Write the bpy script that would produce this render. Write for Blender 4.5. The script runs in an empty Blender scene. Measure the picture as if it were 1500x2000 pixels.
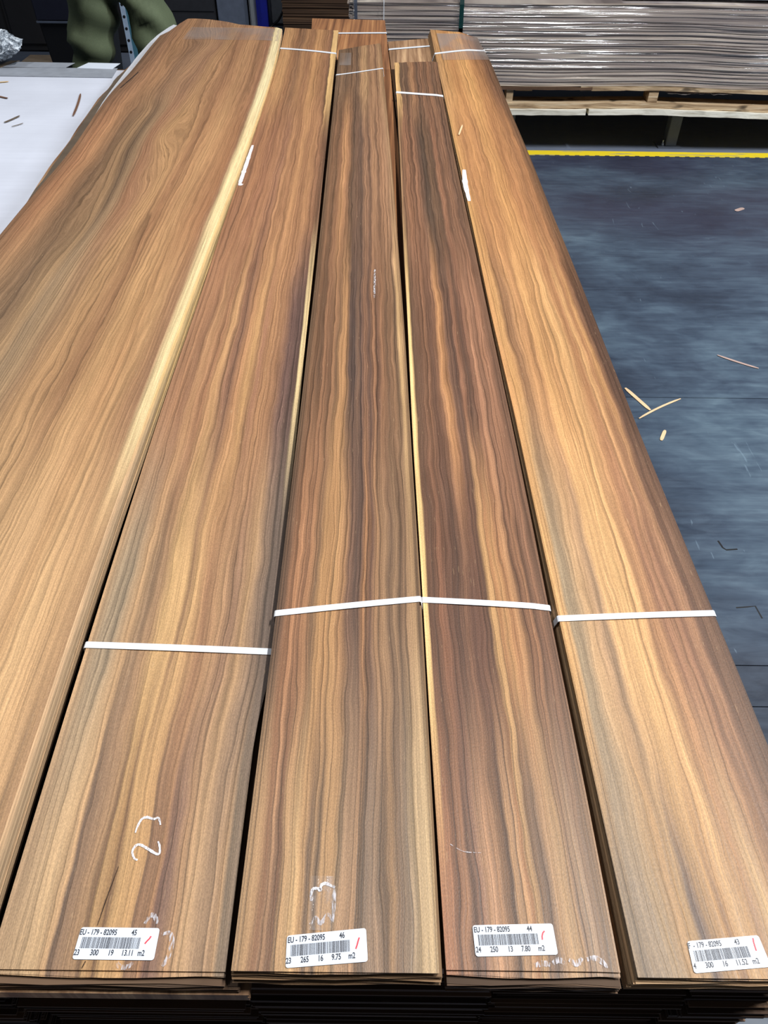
import bpy, bmesh, math, random
from mathutils import Vector, Matrix, noise
random.seed(7)
C = bpy.context.scene.collection
S = bpy.context.scene
R = math.radians
def smooth(a, b, x):
    t = min(1, max(0, (x-a)/(b-a))); return t*t*(3-2*t)

# ------------------------------------------------------------ camera, world, lights, exposure
cam = bpy.data.cameras.new('camera'); co = bpy.data.objects.new('camera', cam); C.objects.link(co)
cam.sensor_fit = 'VERTICAL'; cam.sensor_height = 36.0; cam.sensor_width = 27.0
cam.lens = 1487.35/2000*36.0
cam.clip_start = .02; cam.clip_end = 60
co.matrix_world = Matrix.Translation((0, 0, 1.499)) @ Matrix.Rotation(R(90-44.055), 4, 'X') @ Matrix.Rotation(R(0.687), 4, 'Z')
S.camera = co
S.view_settings.view_transform = 'Standard'
S.view_settings.look = 'None'
S.view_settings.gamma = 1
S.view_settings.use_curve_mapping = False
S.view_settings.exposure = 0.0
w = bpy.data.worlds.new('world'); S.world = w; w.use_nodes = True
w.node_tree.nodes['Background'].inputs[0].default_value = (.80, .88, 1, 1)
w.node_tree.nodes['Background'].inputs[1].default_value = .07
def area(name, loc, target, sx, sy, power, col=(1, .97, .93)):
    l = bpy.data.lights.new(name, 'AREA'); l.shape = 'RECTANGLE'; l.size = sx; l.size_y = sy; l.energy = power; l.color = col
    o = bpy.data.objects.new(name, l); C.objects.link(o); o.location = loc
    o.rotation_euler = (Vector(target)-Vector(loc)).to_track_quat('-Z', 'Y').to_euler()
    return o
area('ceiling_lamp_key', (1.9, .95, 5.2), (1.9, .95, 0), .25, 1.3, 285, (1, .99, .975))
area('ceiling_lamp_left', (-2.2, 2.2, 5.2), (-.6, 2.0, .8), 1.2, .35, 60, (.93, .96, 1))
area('ceiling_lamp_aisle', (5.2, 1.3, 4.4), (1.9, 3.4, .2), .3, 1.4, 300, (.88, .94, 1))

# ------------------------------------------------------------ helpers
def tag(o, label=None, cat=None, group=None, kind=None):
    if label: o['label'] = label
    if cat: o['category'] = cat
    if group: o['group'] = group
    if kind: o['kind'] = kind
    return o
def obj(name, bm, mat, parent=None, sm=False):
    me = bpy.data.meshes.new(name)
    bmesh.ops.recalc_face_normals(bm, faces=bm.faces)
    bm.to_mesh(me); bm.free()
    if mat:
        for m in (mat if isinstance(mat, (list, tuple)) else [mat]): me.materials.append(m)
    if sm:
        for p in me.polygons: p.use_smooth = True
    o = bpy.data.objects.new(name, me); C.objects.link(o)
    if parent: o.parent = parent
    return o
def empty(name, loc, label, cat, group=None):
    o = bpy.data.objects.new(name, None); C.objects.link(o); o.location = loc; o.empty_display_size = .05
    return tag(o, label, cat, group)
def box(bm, x0, x1, y0, y1, z0, z1):
    vs = [bm.verts.new(p) for p in ((x0,y0,z0),(x1,y0,z0),(x1,y1,z0),(x0,y1,z0),(x0,y0,z1),(x1,y0,z1),(x1,y1,z1),(x0,y1,z1))]
    for f in ((0,3,2,1),(4,5,6,7),(0,1,5,4),(1,2,6,5),(2,3,7,6),(3,0,4,7)): bm.faces.new([vs[i] for i in f])
def bevel_box(x0, x1, y0, y1, z0, z1, r=.004):
    bm = bmesh.new(); box(bm, x0, x1, y0, y1, z0, z1)
    bmesh.ops.bevel(bm, geom=bm.edges[:], offset=r, segments=2, affect='EDGES'); return bm
def bxo(name, b, mat, parent=None, r=0):
    if r: return obj(name, bevel_box(*b, r=r), mat, parent)
    bm = bmesh.new(); box(bm, *b); return obj(name, bm, mat, parent)
def tube(bm, pts, r, n=8):
    pts = [Vector(p) for p in pts]; rings = []
    for i, p in enumerate(pts):
        t = (pts[min(i+1, len(pts)-1)]-pts[max(i-1, 0)]).normalized()
        a = t.cross(Vector((0, 0, 1)));
        if a.length < .01: a = Vector((1, 0, 0))
        a.normalize(); b = t.cross(a); rr = r[i] if isinstance(r, (list, tuple)) else r
        rings.append([bm.verts.new(p+a*math.cos(k*2*math.pi/n)*rr+b*math.sin(k*2*math.pi/n)*rr) for k in range(n)])
    for A, B in zip(rings, rings[1:]):
        for k in range(n): bm.faces.new((A[k], A[(k+1) % n], B[(k+1) % n], B[k]))
    bm.faces.new(rings[0][::-1]); bm.faces.new(rings[-1])
def ribbon(bm, pts, wd, th=.0003):
    """flat ribbon following 3-D points, with a real thickness; wd number or list"""
    pts = [Vector(p) for p in pts]; T = []
    for i, p in enumerate(pts):
        t = (pts[min(i+1, len(pts)-1)]-pts[max(i-1, 0)]); t.z = 0; t.normalize(); s = Vector((-t.y, t.x, 0))
        ww = (wd[i] if isinstance(wd, (list, tuple)) else wd)/2
        T.append([bm.verts.new(p+s*ww), bm.verts.new(p-s*ww), bm.verts.new(p-s*ww+Vector((0, 0, th))), bm.verts.new(p+s*ww+Vector((0, 0, th)))])
    for A, B in zip(T, T[1:]):
        for k in range(4): bm.faces.new((A[k], A[(k+1) % 4], B[(k+1) % 4], B[k]))
    bm.faces.new(T[0]); bm.faces.new(T[-1][::-1])

# ------------------------------------------------------------ materials
def lin(c):
    return tuple((v/255/12.92 if v/255 <= .04045 else ((v/255+.055)/1.055)**2.4) for v in c[:3])+(1,)
class NT:
    def __init__(s, name):
        s.m = bpy.data.materials.new(name); s.m.use_nodes = True; s.t = s.m.node_tree; s.t.nodes.clear()
        s.out = s.t.nodes.new('ShaderNodeOutputMaterial')
    def n(s, typ, **kw):
        nd = s.t.nodes.new('ShaderNode'+typ)
        for k, v in kw.items(): setattr(nd, k, v)
        return nd
    def set(s, sock, v):
        if hasattr(v, 'links') or hasattr(v, 'is_output'): s.t.links.new(v, sock)
        else: sock.default_value = v[:3] if (sock.type == 'VECTOR' and not isinstance(v, (int, float))) else v
    def math(s, op, a, b=None, c=None, clamp=False):
        nd = s.n('Math', operation=op); nd.use_clamp = clamp
        for i, v in enumerate((a, b, c)):
            if v is not None: s.set(nd.inputs[i], v)
        return nd.outputs[0]
    def comb(s, x, y, z=0.0):
        nd = s.n('CombineXYZ')
        for i, v in enumerate((x, y, z)): s.set(nd.inputs[i], v)
        return nd.outputs[0]
    def noise(s, vec, scale=1.0, detail=2.0, rough=.5, dist=0.0):
        nd = s.n('TexNoise', noise_dimensions='3D'); s.set(nd.inputs['Vector'], vec)
        nd.inputs['Scale'].default_value = scale; nd.inputs['Detail'].default_value = detail
        nd.inputs['Roughness'].default_value = rough; nd.inputs['Distortion'].default_value = dist
        return nd.outputs[0]
    def rng(s, v, a, b, c=0.0, d=1.0, sm=True):
        nd = s.n('MapRange', interpolation_type='SMOOTHSTEP' if sm else 'LINEAR'); nd.clamp = True
        s.set(nd.inputs[0], v)
        for i, q in enumerate((a, b, c, d)): s.set(nd.inputs[1+i], q)
        return nd.outputs[0]
    def ramp(s, fac, stops):
        nd = s.n('ValToRGB'); cr = nd.color_ramp; s.set(nd.inputs[0], fac)
        stops = sorted(stops, key=lambda q: q[0])
        cr.elements[0].position = stops[0][0]; cr.elements[0].color = lin(stops[0][1])
        cr.elements[1].position = stops[-1][0]; cr.elements[1].color = lin(stops[-1][1])
        for p, c in stops[1:-1]:
            e = cr.elements.new(p); e.color = lin(c)
        return nd.outputs[0]
    def mix(s, f, a, b, mode='MIX'):
        nd = s.n('Mix', data_type='RGBA', blend_type=mode); s.set(nd.inputs[0], f); s.set(nd.inputs[6], a); s.set(nd.inputs[7], b)
        return nd.outputs[2]
    def scale(s, col, f):
        nd = s.n('VectorMath', operation='SCALE'); s.set(nd.inputs[0], col); s.set(nd.inputs[3], f); return nd.outputs[0]
    def bsdf(s, col, rough=.5, metal=0.0, bump=None, bstr=.3, bdist=.001, spec=.5, alpha=None, trans=None):
        b = s.n('BsdfPrincipled'); s.set(b.inputs['Base Color'], col); s.set(b.inputs['Roughness'], rough)
        b.inputs['Metallic'].default_value = metal; s.set(b.inputs['Specular IOR Level'], spec)
        if alpha is not None: s.set(b.inputs['Alpha'], alpha)
        if trans is not None: b.inputs['Transmission Weight'].default_value = trans
        if bump is not None:
            bp = s.n('Bump'); bp.inputs['Strength'].default_value = bstr; bp.inputs['Distance'].default_value = bdist
            s.set(bp.inputs['Height'], bump); s.t.links.new(bp.outputs[0], b.inputs['Normal'])
        s.t.links.new(b.outputs[0], s.out.inputs[0]); return b
    def pos(s):
        return s.n('NewGeometry').outputs['Position']
    def sep(s, v):
        nd = s.n('SeparateXYZ'); s.set(nd.inputs[0], v); return nd.outputs
    def mul(s, v, k):
        nd = s.n('VectorMath', operation='MULTIPLY'); s.set(nd.inputs[0], v); nd.inputs[1].default_value = k; return nd.outputs[0]
def plain(name, c, rough=.5, metal=0.0, spec=.5, var=.12, sc=(30, 30, 30)):
    t = NT(name); nz = t.noise(t.mul(t.pos(), sc), 1, 4)
    f = t.rng(nz, .25, .75, 1-var, 1+var, False)
    t.bsdf(t.scale(lin(c)[:3], f), rough, metal, nz, .15, .001, spec); return t.m

SAP = (212, 184, 138)
RAMPS = {
'A': [
 [(0,(172,128,88)),(.7,(195,150,104)),(.8,(200,156,110)),(.86,(185,140,96)),(.92,(205,160,114)),(.96,(196,150,104)),(1,(160,120,86))],
 [(0,(168,125,86)),(.5,(186,142,98)),(.7,(195,150,104)),(.8,(202,156,110)),(.85,(185,140,95)),(.9,(205,160,112)),(.95,(196,150,104)),(1,(170,128,90))],
 [(0,(120,92,68)),(.12,(160,120,85)),(.22,(128,98,74)),(.3,(165,128,92)),(.36,(150,120,92)),(.45,(165,130,96)),(.52,(152,115,84)),(.6,(172,128,86)),(.68,(150,106,72)),(.75,(182,136,90)),(.82,(172,125,82)),(.88,(180,134,90)),(.925,(160,115,80)),(.955,(150,108,78)),(.975,SAP),(1,(222,194,146))],
 [(0,(130,92,66)),(.07,(165,112,76)),(.12,(176,124,84)),(.2,(122,90,66)),(.27,(156,118,84)),(.33,(112,86,66)),(.4,(152,118,88)),(.47,(150,104,74)),(.52,(158,112,80)),(.6,(178,132,88)),(.68,(158,110,74)),(.78,(180,132,88)),(.86,(168,118,78)),(.92,(162,110,72)),(.94,(142,100,72)),(.96,SAP),(1,(225,196,146))],
 [(0,(120,88,66)),(.1,(150,105,75)),(.2,(168,120,82)),(.3,(138,100,74)),(.4,(166,122,88)),(.5,(148,106,78)),(.58,(172,126,86)),(.68,(150,104,72)),(.78,(172,124,84)),(.9,(158,110,76)),(.935,(148,102,74)),(.955,(226,202,158)),(1,(220,196,152))]],
'B': [
 [(0,(165,132,102)),(.1,(182,147,112)),(.17,(186,150,112)),(.22,(178,138,100)),(.235,(118,92,76)),(.28,(156,120,92)),(.34,(160,122,88)),(.355,(118,86,62)),(.37,(182,140,94)),(.41,(176,132,86)),(.425,(120,86,60)),(.45,(192,148,98)),(.55,(186,140,92)),(.56,(142,105,80)),(.64,(160,116,82)),(.66,(118,85,72)),(.7,(140,105,88)),(.74,(172,130,95)),(.8,(186,146,108)),(.86,(150,118,92)),(.9,(166,130,100)),(.93,(180,140,104)),(.96,(150,126,106)),(1,(128,106,90))],
 [(0,(194,152,112)),(.06,(168,142,116)),(.13,(152,130,108)),(.2,(188,146,106)),(.27,(146,114,88)),(.32,(158,120,88)),(.37,(194,152,102)),(.45,(198,154,104)),(.475,(150,112,80)),(.52,(192,148,100)),(.6,(164,118,85)),(.67,(178,134,96)),(.75,(150,112,88)),(.82,(184,142,102)),(.88,(150,120,100)),(.93,(126,106,96)),(1,(120,100,92))],
 [(0,(160,115,86)),(.1,(168,120,86)),(.17,(150,106,78)),(.22,(180,132,92)),(.3,(160,112,80)),(.36,(190,142,96)),(.42,(142,100,76)),(.46,(132,94,74)),(.52,(172,122,84)),(.6,(190,142,92)),(.66,(150,104,78)),(.72,(176,126,86)),(.8,(158,112,80)),(.86,(118,86,78)),(.93,(106,80,74)),(.95,(110,82,74)),(.965,(236,205,155)),(1,(230,198,148))],
 [(0,(158,108,76)),(.08,(148,102,74)),(.15,(168,116,80)),(.25,(150,102,74)),(.35,(164,114,80)),(.45,(150,104,78)),(.52,(172,122,84)),(.6,(158,110,76)),(.68,(184,132,88)),(.76,(158,110,76)),(.84,(172,122,82)),(.92,(150,104,74)),(.97,(138,98,74)),(1,(140,102,80))],
 [(0,(170,124,82)),(.12,(182,134,88)),(.25,(158,110,74)),(.36,(140,100,72)),(.45,(168,120,80)),(.55,(150,104,72)),(.65,(186,134,86)),(.76,(162,114,76)),(.86,(150,104,74)),(.905,(118,84,62)),(.92,(214,170,112)),(1,(216,174,118))]],
'C': [
 [(0,(178,140,102)),(.06,(180,140,102)),(.1,(150,108,80)),(.13,(174,132,100)),(.175,(122,88,68)),(.19,(180,140,102)),(.26,(187,150,108)),(.3,(184,142,100)),(.335,(120,95,78)),(.36,(168,132,100)),(.39,(112,90,74)),(.41,(180,140,100)),(.47,(176,136,96)),(.495,(128,104,82)),(.52,(174,137,107)),(.59,(168,130,100)),(.615,(112,88,70)),(.65,(142,117,100)),(.7,(152,122,100)),(.735,(118,94,77)),(.77,(158,122,90)),(.81,(134,107,88)),(.86,(152,127,107)),(.9,(180,150,117)),(.97,(188,158,122)),(1,(150,120,85))],
 [(0,(98,74,57)),(.05,(118,86,66)),(.09,(166,116,82)),(.14,(172,122,86)),(.18,(142,100,72)),(.22,(168,120,84)),(.27,(126,95,70)),(.31,(182,136,90)),(.36,(176,130,86)),(.4,(186,140,94)),(.45,(164,120,82)),(.49,(128,94,76)),(.54,(102,78,68)),(.575,(122,90,74)),(.6,(164,116,78)),(.65,(108,78,64)),(.69,(164,122,88)),(.76,(150,115,86)),(.8,(112,86,68)),(.83,(150,116,88)),(.87,(105,80,62)),(.9,(144,110,84)),(.96,(168,132,97)),(1,(95,70,52))],
 [(0,(110,84,64)),(.08,(136,98,72)),(.13,(112,82,62)),(.18,(154,110,80)),(.23,(122,88,66)),(.27,(158,114,82)),(.31,(124,92,68)),(.36,(184,136,92)),(.4,(172,126,86)),(.43,(104,80,70)),(.48,(96,76,70)),(.53,(130,98,80)),(.56,(102,78,70)),(.61,(150,108,84)),(.65,(102,76,66)),(.69,(160,114,84)),(.73,(112,80,64)),(.78,(156,112,82)),(.83,(116,86,66)),(.88,(146,108,80)),(.93,(122,94,72)),(.955,(202,162,116)),(.98,(190,150,108)),(1,(146,112,80))],
 [(0,(112,86,66)),(.08,(136,98,72)),(.14,(118,86,64)),(.2,(154,110,80)),(.25,(184,134,92)),(.3,(170,122,86)),(.35,(138,100,74)),(.4,(110,84,68)),(.47,(126,94,76)),(.54,(104,80,68)),(.6,(154,114,88)),(.66,(124,92,74)),(.72,(170,126,94)),(.78,(130,96,74)),(.84,(166,122,92)),(.92,(160,120,92)),(1,(168,130,98))],
 [(0,(112,88,70)),(.12,(136,104,80)),(.22,(110,84,66)),(.35,(136,102,78)),(.45,(116,88,70)),(.55,(172,132,96)),(.62,(180,140,102)),(.7,(140,104,78)),(.78,(176,132,98)),(.85,(136,100,76)),(.93,(174,134,100)),(1,(150,115,85))]],
'D': [
 [(0,(150,100,70)),(.05,(162,114,84)),(.1,(128,90,68)),(.14,(168,122,92)),(.18,(112,84,70)),(.23,(144,108,90)),(.27,(168,127,97)),(.32,(176,132,100)),(.37,(152,114,86)),(.425,(102,76,60)),(.44,(178,137,102)),(.5,(180,137,100)),(.525,(152,106,70)),(.55,(184,144,102)),(.6,(140,108,85)),(.65,(122,98,84)),(.69,(175,137,104)),(.76,(184,147,110)),(.81,(148,117,95)),(.86,(168,137,112)),(.91,(138,110,90)),(1,(172,137,107))],
 [(0,(226,188,130)),(.035,(226,188,128)),(.05,(118,82,62)),(.1,(106,76,60)),(.16,(138,94,70)),(.22,(120,84,66)),(.3,(106,76,62)),(.36,(138,98,76)),(.4,(106,74,60)),(.46,(124,86,68)),(.52,(110,78,60)),(.545,(196,150,100)),(.58,(202,155,104)),(.61,(166,116,74)),(.65,(194,144,94)),(.7,(166,116,76)),(.74,(182,134,92)),(.79,(120,84,62)),(.83,(158,112,80)),(.87,(116,82,62)),(.92,(144,102,76)),(1,(128,92,70))],
 [(0,(228,190,135)),(.03,(224,186,130)),(.055,(110,82,65)),(.12,(116,84,66)),(.2,(138,98,74)),(.27,(112,80,64)),(.33,(130,92,70)),(.38,(186,134,90)),(.42,(172,122,82)),(.46,(124,90,72)),(.52,(106,78,66)),(.57,(146,102,78)),(.62,(106,78,65)),(.68,(136,96,76)),(.74,(170,122,94)),(.8,(142,102,80)),(.86,(166,118,90)),(.93,(126,90,70)),(1,(124,90,70))],
 [(0,(166,128,94)),(.04,(130,95,72)),(.12,(156,110,82)),(.2,(132,94,72)),(.28,(154,110,84)),(.36,(118,88,72)),(.44,(98,78,66)),(.52,(122,92,72)),(.6,(108,82,66)),(.66,(154,108,82)),(.74,(118,86,68)),(.82,(142,102,78)),(.9,(112,82,66)),(1,(128,94,72))],
 [(0,(218,174,118)),(.08,(216,172,116)),(.11,(116,90,72)),(.18,(134,102,80)),(.25,(114,86,70)),(.34,(168,124,90)),(.42,(156,112,82)),(.5,(112,84,68)),(.6,(150,108,82)),(.68,(116,86,68)),(.76,(154,110,82)),(.85,(118,88,70)),(.93,(138,100,76)),(1,(120,88,68))]],
'E': [
 [(0,(152,127,104)),(.1,(146,123,103)),(.18,(160,131,101)),(.25,(174,134,92)),(.31,(166,131,93)),(.345,(106,86,79)),(.37,(122,96,80)),(.4,(156,120,84)),(.46,(174,133,92)),(.485,(142,104,72)),(.53,(180,141,99)),(.6,(172,132,92)),(.62,(150,112,80)),(.68,(188,152,110)),(.76,(158,118,84)),(.82,(126,94,74)),(.87,(148,110,84)),(.92,(108,82,66)),(1,(104,78,62))],
 [(0,(206,156,98)),(.05,(196,150,100)),(.08,(162,138,112)),(.14,(160,134,108)),(.2,(190,150,110)),(.25,(176,138,104)),(.29,(156,124,98)),(.33,(204,158,108)),(.4,(192,148,100)),(.46,(208,162,108)),(.51,(190,144,96)),(.54,(204,158,106)),(.58,(164,118,82)),(.63,(182,132,92)),(.67,(148,104,78)),(.72,(168,120,88)),(.77,(142,100,76)),(.83,(168,122,90)),(.87,(112,80,64)),(.93,(134,98,76)),(1,(104,75,60))],
 [(0,(186,134,84)),(.07,(194,144,90)),(.13,(148,106,74)),(.18,(160,116,80)),(.23,(184,134,88)),(.3,(176,126,82)),(.36,(196,146,92)),(.44,(182,132,84)),(.52,(196,146,94)),(.6,(198,150,98)),(.66,(170,120,78)),(.7,(158,110,72)),(.74,(200,150,98)),(.79,(158,110,72)),(.83,(192,140,88)),(.86,(134,94,66)),(.90,(96,66,50)),(1,(92,65,50))],
 [(0,(202,152,92)),(.06,(186,134,82)),(.14,(172,120,76)),(.24,(184,130,80)),(.34,(172,120,76)),(.45,(196,142,86)),(.54,(186,132,80)),(.63,(166,114,72)),(.72,(178,124,78)),(.8,(148,102,66)),(.87,(166,114,72)),(.93,(126,88,60)),(1,(118,84,58))],
 [(0,(176,132,88)),(.15,(192,140,86)),(.3,(178,124,74)),(.42,(196,142,86)),(.54,(202,148,88)),(.66,(176,122,74)),(.76,(160,110,68)),(.86,(128,88,62)),(1,(104,75,55))]],
}
def wood(name, rkey, W, seed, ringN, ringA, warp=.05, cathedral=0.0):
    t = NT(name); uv = t.n('UVMap'); U, V, _ = t.sep(uv.outputs[0])
    UW = t.math('MULTIPLY', U, W)
    n1 = t.math('SUBTRACT', t.noise(t.comb(t.math('MULTIPLY', UW, 9.0), t.math('MULTIPLY', V, 1.3), seed), 1, 2), .5)
    n2 = t.math('SUBTRACT', t.noise(t.comb(t.math('MULTIPLY', UW, 30.0), t.math('MULTIPLY', V, 7.0), seed+5), 1, 2), .5)
    n3 = t.math('SUBTRACT', t.noise(t.comb(t.math('MULTIPLY', UW, 90.0), t.math('MULTIPLY', V, 26.0), seed+6), 1, 1), .5)
    edge = t.math('MULTIPLY', t.rng(U, 0.0, .12), t.rng(U, .88, 1.0, 1.0, 0.0))
    s = t.math('ADD', U, t.math('MULTIPLY', t.math('ADD', t.math('MULTIPLY', n1, warp*2), t.math('ADD', t.math('MULTIPLY', n2, .013/W), t.math('MULTIPLY', n3, .0028/W))), edge))
    if cathedral:
        c1 = t.math('SUBTRACT', t.noise(t.comb(t.math('MULTIPLY', UW, 7.0), t.math('MULTIPLY', V, 1.7), seed+11), 1, 1), .5)
        mk = t.math('MULTIPLY', t.rng(U, .12, .38), t.rng(U, .5, .68, 1.0, 0.0))
        s = t.math('ADD', s, t.math('MULTIPLY', t.math('MULTIPLY', c1, mk), cathedral))
    Vn = t.math('ADD', V, t.math('MULTIPLY', n1, .35))
    R_ = RAMPS[rkey]
    col = t.ramp(s, R_[0])
    for (a, b), rp in zip(((.22, .5), (.55, .95), (1.1, 1.6), (2.0, 2.45)), R_[1:]):
        col = t.mix(t.rng(Vn, a, b), col, t.ramp(s, rp))
    # growth rings: slow rise to a sharp dark line
    ph = t.math('ADD', t.math('MULTIPLY', s, ringN), t.math('MULTIPLY', t.noise(t.comb(t.math('MULTIPLY', s, 6.0), t.math('MULTIPLY', V, .25), seed+2), 1, 2), ringN*.25))
    fr = t.math('FRACT', ph)
    ring = t.math('MULTIPLY', t.math('POWER', fr, 3.5), t.rng(fr, .93, 1.0, 1.0, 0.0))
    amp = t.rng(t.noise(t.comb(t.math('MULTIPLY', s, 14.0), t.math('MULTIPLY', V, .7), seed+3), 1, 2), .32, .68, ringA*.35, ringA*1.5)
    f = t.math('SUBTRACT', 1.04, t.math('MULTIPLY', ring, amp))
    # second, finer family of lines
    ph2 = t.math('ADD', t.math('MULTIPLY', s, ringN*2.9), t.math('MULTIPLY', t.noise(t.comb(t.math('MULTIPLY', s, 12.0), t.math('MULTIPLY', V, .5), seed+4), 1, 2), ringN*.9))
    w2 = t.math('MULTIPLY', t.math('SINE', t.math('MULTIPLY', ph2, 6.2832)), ringA*.17)
    f = t.math('ADD', f, w2)
    fib = t.noise(t.comb(t.math('MULTIPLY', s, W*700), t.math('MULTIPLY', V, 12.0), seed), 1, 4, .65)
    f = t.math('MULTIPLY', f, t.rng(fib, .3, .7, .86, 1.14, False))
    fib2 = t.noise(t.comb(t.math('MULTIPLY', s, W*260), t.math('MULTIPLY', V, 2.6), seed+8), 1, 3, .6)
    f = t.math('MULTIPLY', f, t.rng(fib2, .3, .7, .80, 1.16, False))
    por = t.noise(t.comb(t.math('MULTIPLY', UW, 1000.0), t.math('MULTIPLY', V, 520.0), seed), 1, 1)
    f = t.math('MULTIPLY', f, t.rng(por, .3, .75, .86, 1.14, False))
    fleck = t.rng(t.noise(t.comb(t.math('MULTIPLY', UW, 700.0), t.math('MULTIPLY', V, 60.0), seed+9), 1, 1), .70, .80, 0.0, .30)
    blot = t.noise(t.comb(t.math('MULTIPLY', UW, 14.0), t.math('MULTIPLY', V, 3.0), seed+7), 1, 2)
    f = t.math('MULTIPLY', f, t.rng(blot, .25, .75, .93, 1.07, False))
    col = t.scale(col, t.math('MULTIPLY', f, WOODGAIN))
    col = t.mix(fleck, col, lin((214, 180, 142)))
    hs = t.n('HueSaturation'); hs.inputs['Saturation'].default_value = .90; t.set(hs.inputs['Color'], col); gm = t.n('Gamma'); gm.inputs[1].default_value = GAM[rkey]; t.set(gm.inputs[0], hs.outputs[0]); col = t.mix(1.0, gm.outputs[0], (.95, .965, .88, 1), 'MULTIPLY')
    h = t.math('ADD', t.math('MULTIPLY', fib, .5), t.math('SUBTRACT', t.math('MULTIPLY', por, .5), t.math('MULTIPLY', ring, .5)))
    t.bsdf(col, t.rng(fib, .3, .7, .42, .62, False), 0, h, .5, .0006, .4)
    return t.m
WOODGAIN = 1.10
GAM = dict(A=1.06, B=1.10, C=1.16, D=1.18, E=1.14)
def edge_wood(name, c, sap_from=None, sap_to=None, streak=True):
    t = NT(name); uv = t.n('UVMap'); U, V, _ = t.sep(uv.outputs[0])
    rnd = t.n('ObjectInfo').outputs['Random']
    nz = t.noise(t.comb(t.math('MULTIPLY', rnd, 50.0), t.math('MULTIPLY', V, 9.0), U), 1, 4, .7)
    k = t.math('MULTIPLY', t.rng(rnd, 0.0, 1.0, .62, 1.35, False), t.rng(nz, .3, .7, .75, 1.25, False))
    base = lin(c)
    col = base
    if sap_from is not None:
        vv = t.math('ADD', V, t.math('MULTIPLY', rnd, .25))
        col = t.mix(t.math('MULTIPLY', t.rng(vv, sap_from, sap_from+.3), t.rng(vv, sap_to-.2, sap_to, 1.0, 0.0)), base, lin((205, 175, 125)))
    t.bsdf(t.scale(col, k), .7, 0, nz, .3, .0005, .3); return t.m

M = {}
M['white'] = plain('white_plastic', (232, 236, 242), .35, var=.03)
M['print'] = plain('printer_ink', (40, 42, 52), .5, var=.1)
M['red'] = plain('red_marker', (226, 66, 78), .5, var=.08)
M['sticker'] = plain('sticker_paper', (222, 230, 242), .4, var=.02)
M['paper_white'] = plain('cover_paper', (196, 198, 204), .6, var=.05)
t = NT('chalk'); P_ = t.pos()
nz = t.noise(t.mul(P_, (1300, 260, 1)), 1, 3, .7)
t.bsdf(lin((238, 236, 240)), .8, 0, spec=.2, alpha=t.rng(nz, .36, .55, .12, 1.0)); M['chalk'] = t.m
t = NT('faint_chalk_glint'); nz = t.noise(t.mul(t.pos(), (700, 160, 1)), 1, 3)
t.bsdf(lin((226, 222, 226)), .6, 0, spec=.3, alpha=t.rng(nz, .40, .7, .0, .7)); M['chalk_glint'] = t.m  # faint chalk, also used for the painted glints on the clear tape
t = NT('clear_tape'); nz = t.noise(t.mul(t.pos(), (160, 60, 1)), 1, 3)
t.bsdf(lin((210, 205, 205)), .12, 0, nz, .9, .002, 1.0, alpha=t.rng(nz, .5, .72, .07, .30)); M['tape'] = t.m
t = NT('film_sheen'); nz = t.noise(t.mul(t.pos(), (9, 5, 2)), 1, 2)
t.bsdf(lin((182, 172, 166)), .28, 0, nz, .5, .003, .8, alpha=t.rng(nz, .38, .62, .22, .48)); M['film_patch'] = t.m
t = NT('film_sheen_thin'); nz = t.noise(t.mul(t.pos(), (9, 5, 2)), 1, 2)
t.bsdf(lin((182, 172, 166)), .3, 0, nz, .4, .003, .8, alpha=t.rng(nz, .38, .62, .12, .34)); M['sheen_thin'] = t.m  # greyish translucency, carries the painted sheen on the wide bundle
for k, c in dict(black=(20, 20, 23), darkgrey=(40, 41, 46), bluegrey=(88, 96, 112), palegrey=(120, 124, 128), navy=(30, 32, 48), blue=(16, 30, 150),
                 green_strap=(12, 66, 66), steel=(150, 156, 168), teal=(62, 104, 122), skin=(196, 150, 124), hair=(50, 38, 30), shirt=(42, 46, 56),
                 shoe=(34, 32, 32), cream=(214, 178, 120), kraft=(105, 92, 78), paper=(150, 155, 164), plank=(92, 68, 50), darksteel=(92, 98, 110)).items():
    M[k] = plain(k, c, .5 if k != 'steel' else .3, 1.0 if k in ('steel',) else 0.0)
t = NT('white_board'); p = t.pos(); nz = t.noise(t.mul(p, (6, 5, 5)), 1, 4); n2 = t.noise(t.mul(p, (3, 90, 5)), 1, 3)
t.bsdf(t.scale(lin((212, 216, 228))[:3], t.math('MULTIPLY', t.rng(nz, .3, .7, .93, 1.04, False), t.rng(n2, .3, .7, .97, 1.02, False))), .55, 0, n2, .1, .001, .3); M['board'] = t.m
t = NT('trouser_cloth'); p = t.pos(); nz = t.noise(t.mul(p, (500, 500, 500)), 1, 2); n2 = t.noise(p, 6, 3)
t.bsdf(t.scale(lin((90, 100, 76))[:3], t.math('MULTIPLY', t.rng(nz, .3, .7, .85, 1.15, False), t.rng(n2, .3, .7, .85, 1.15, False))), .8, 0, nz, .3, .001, .3); M['trouser'] = t.m
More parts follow.
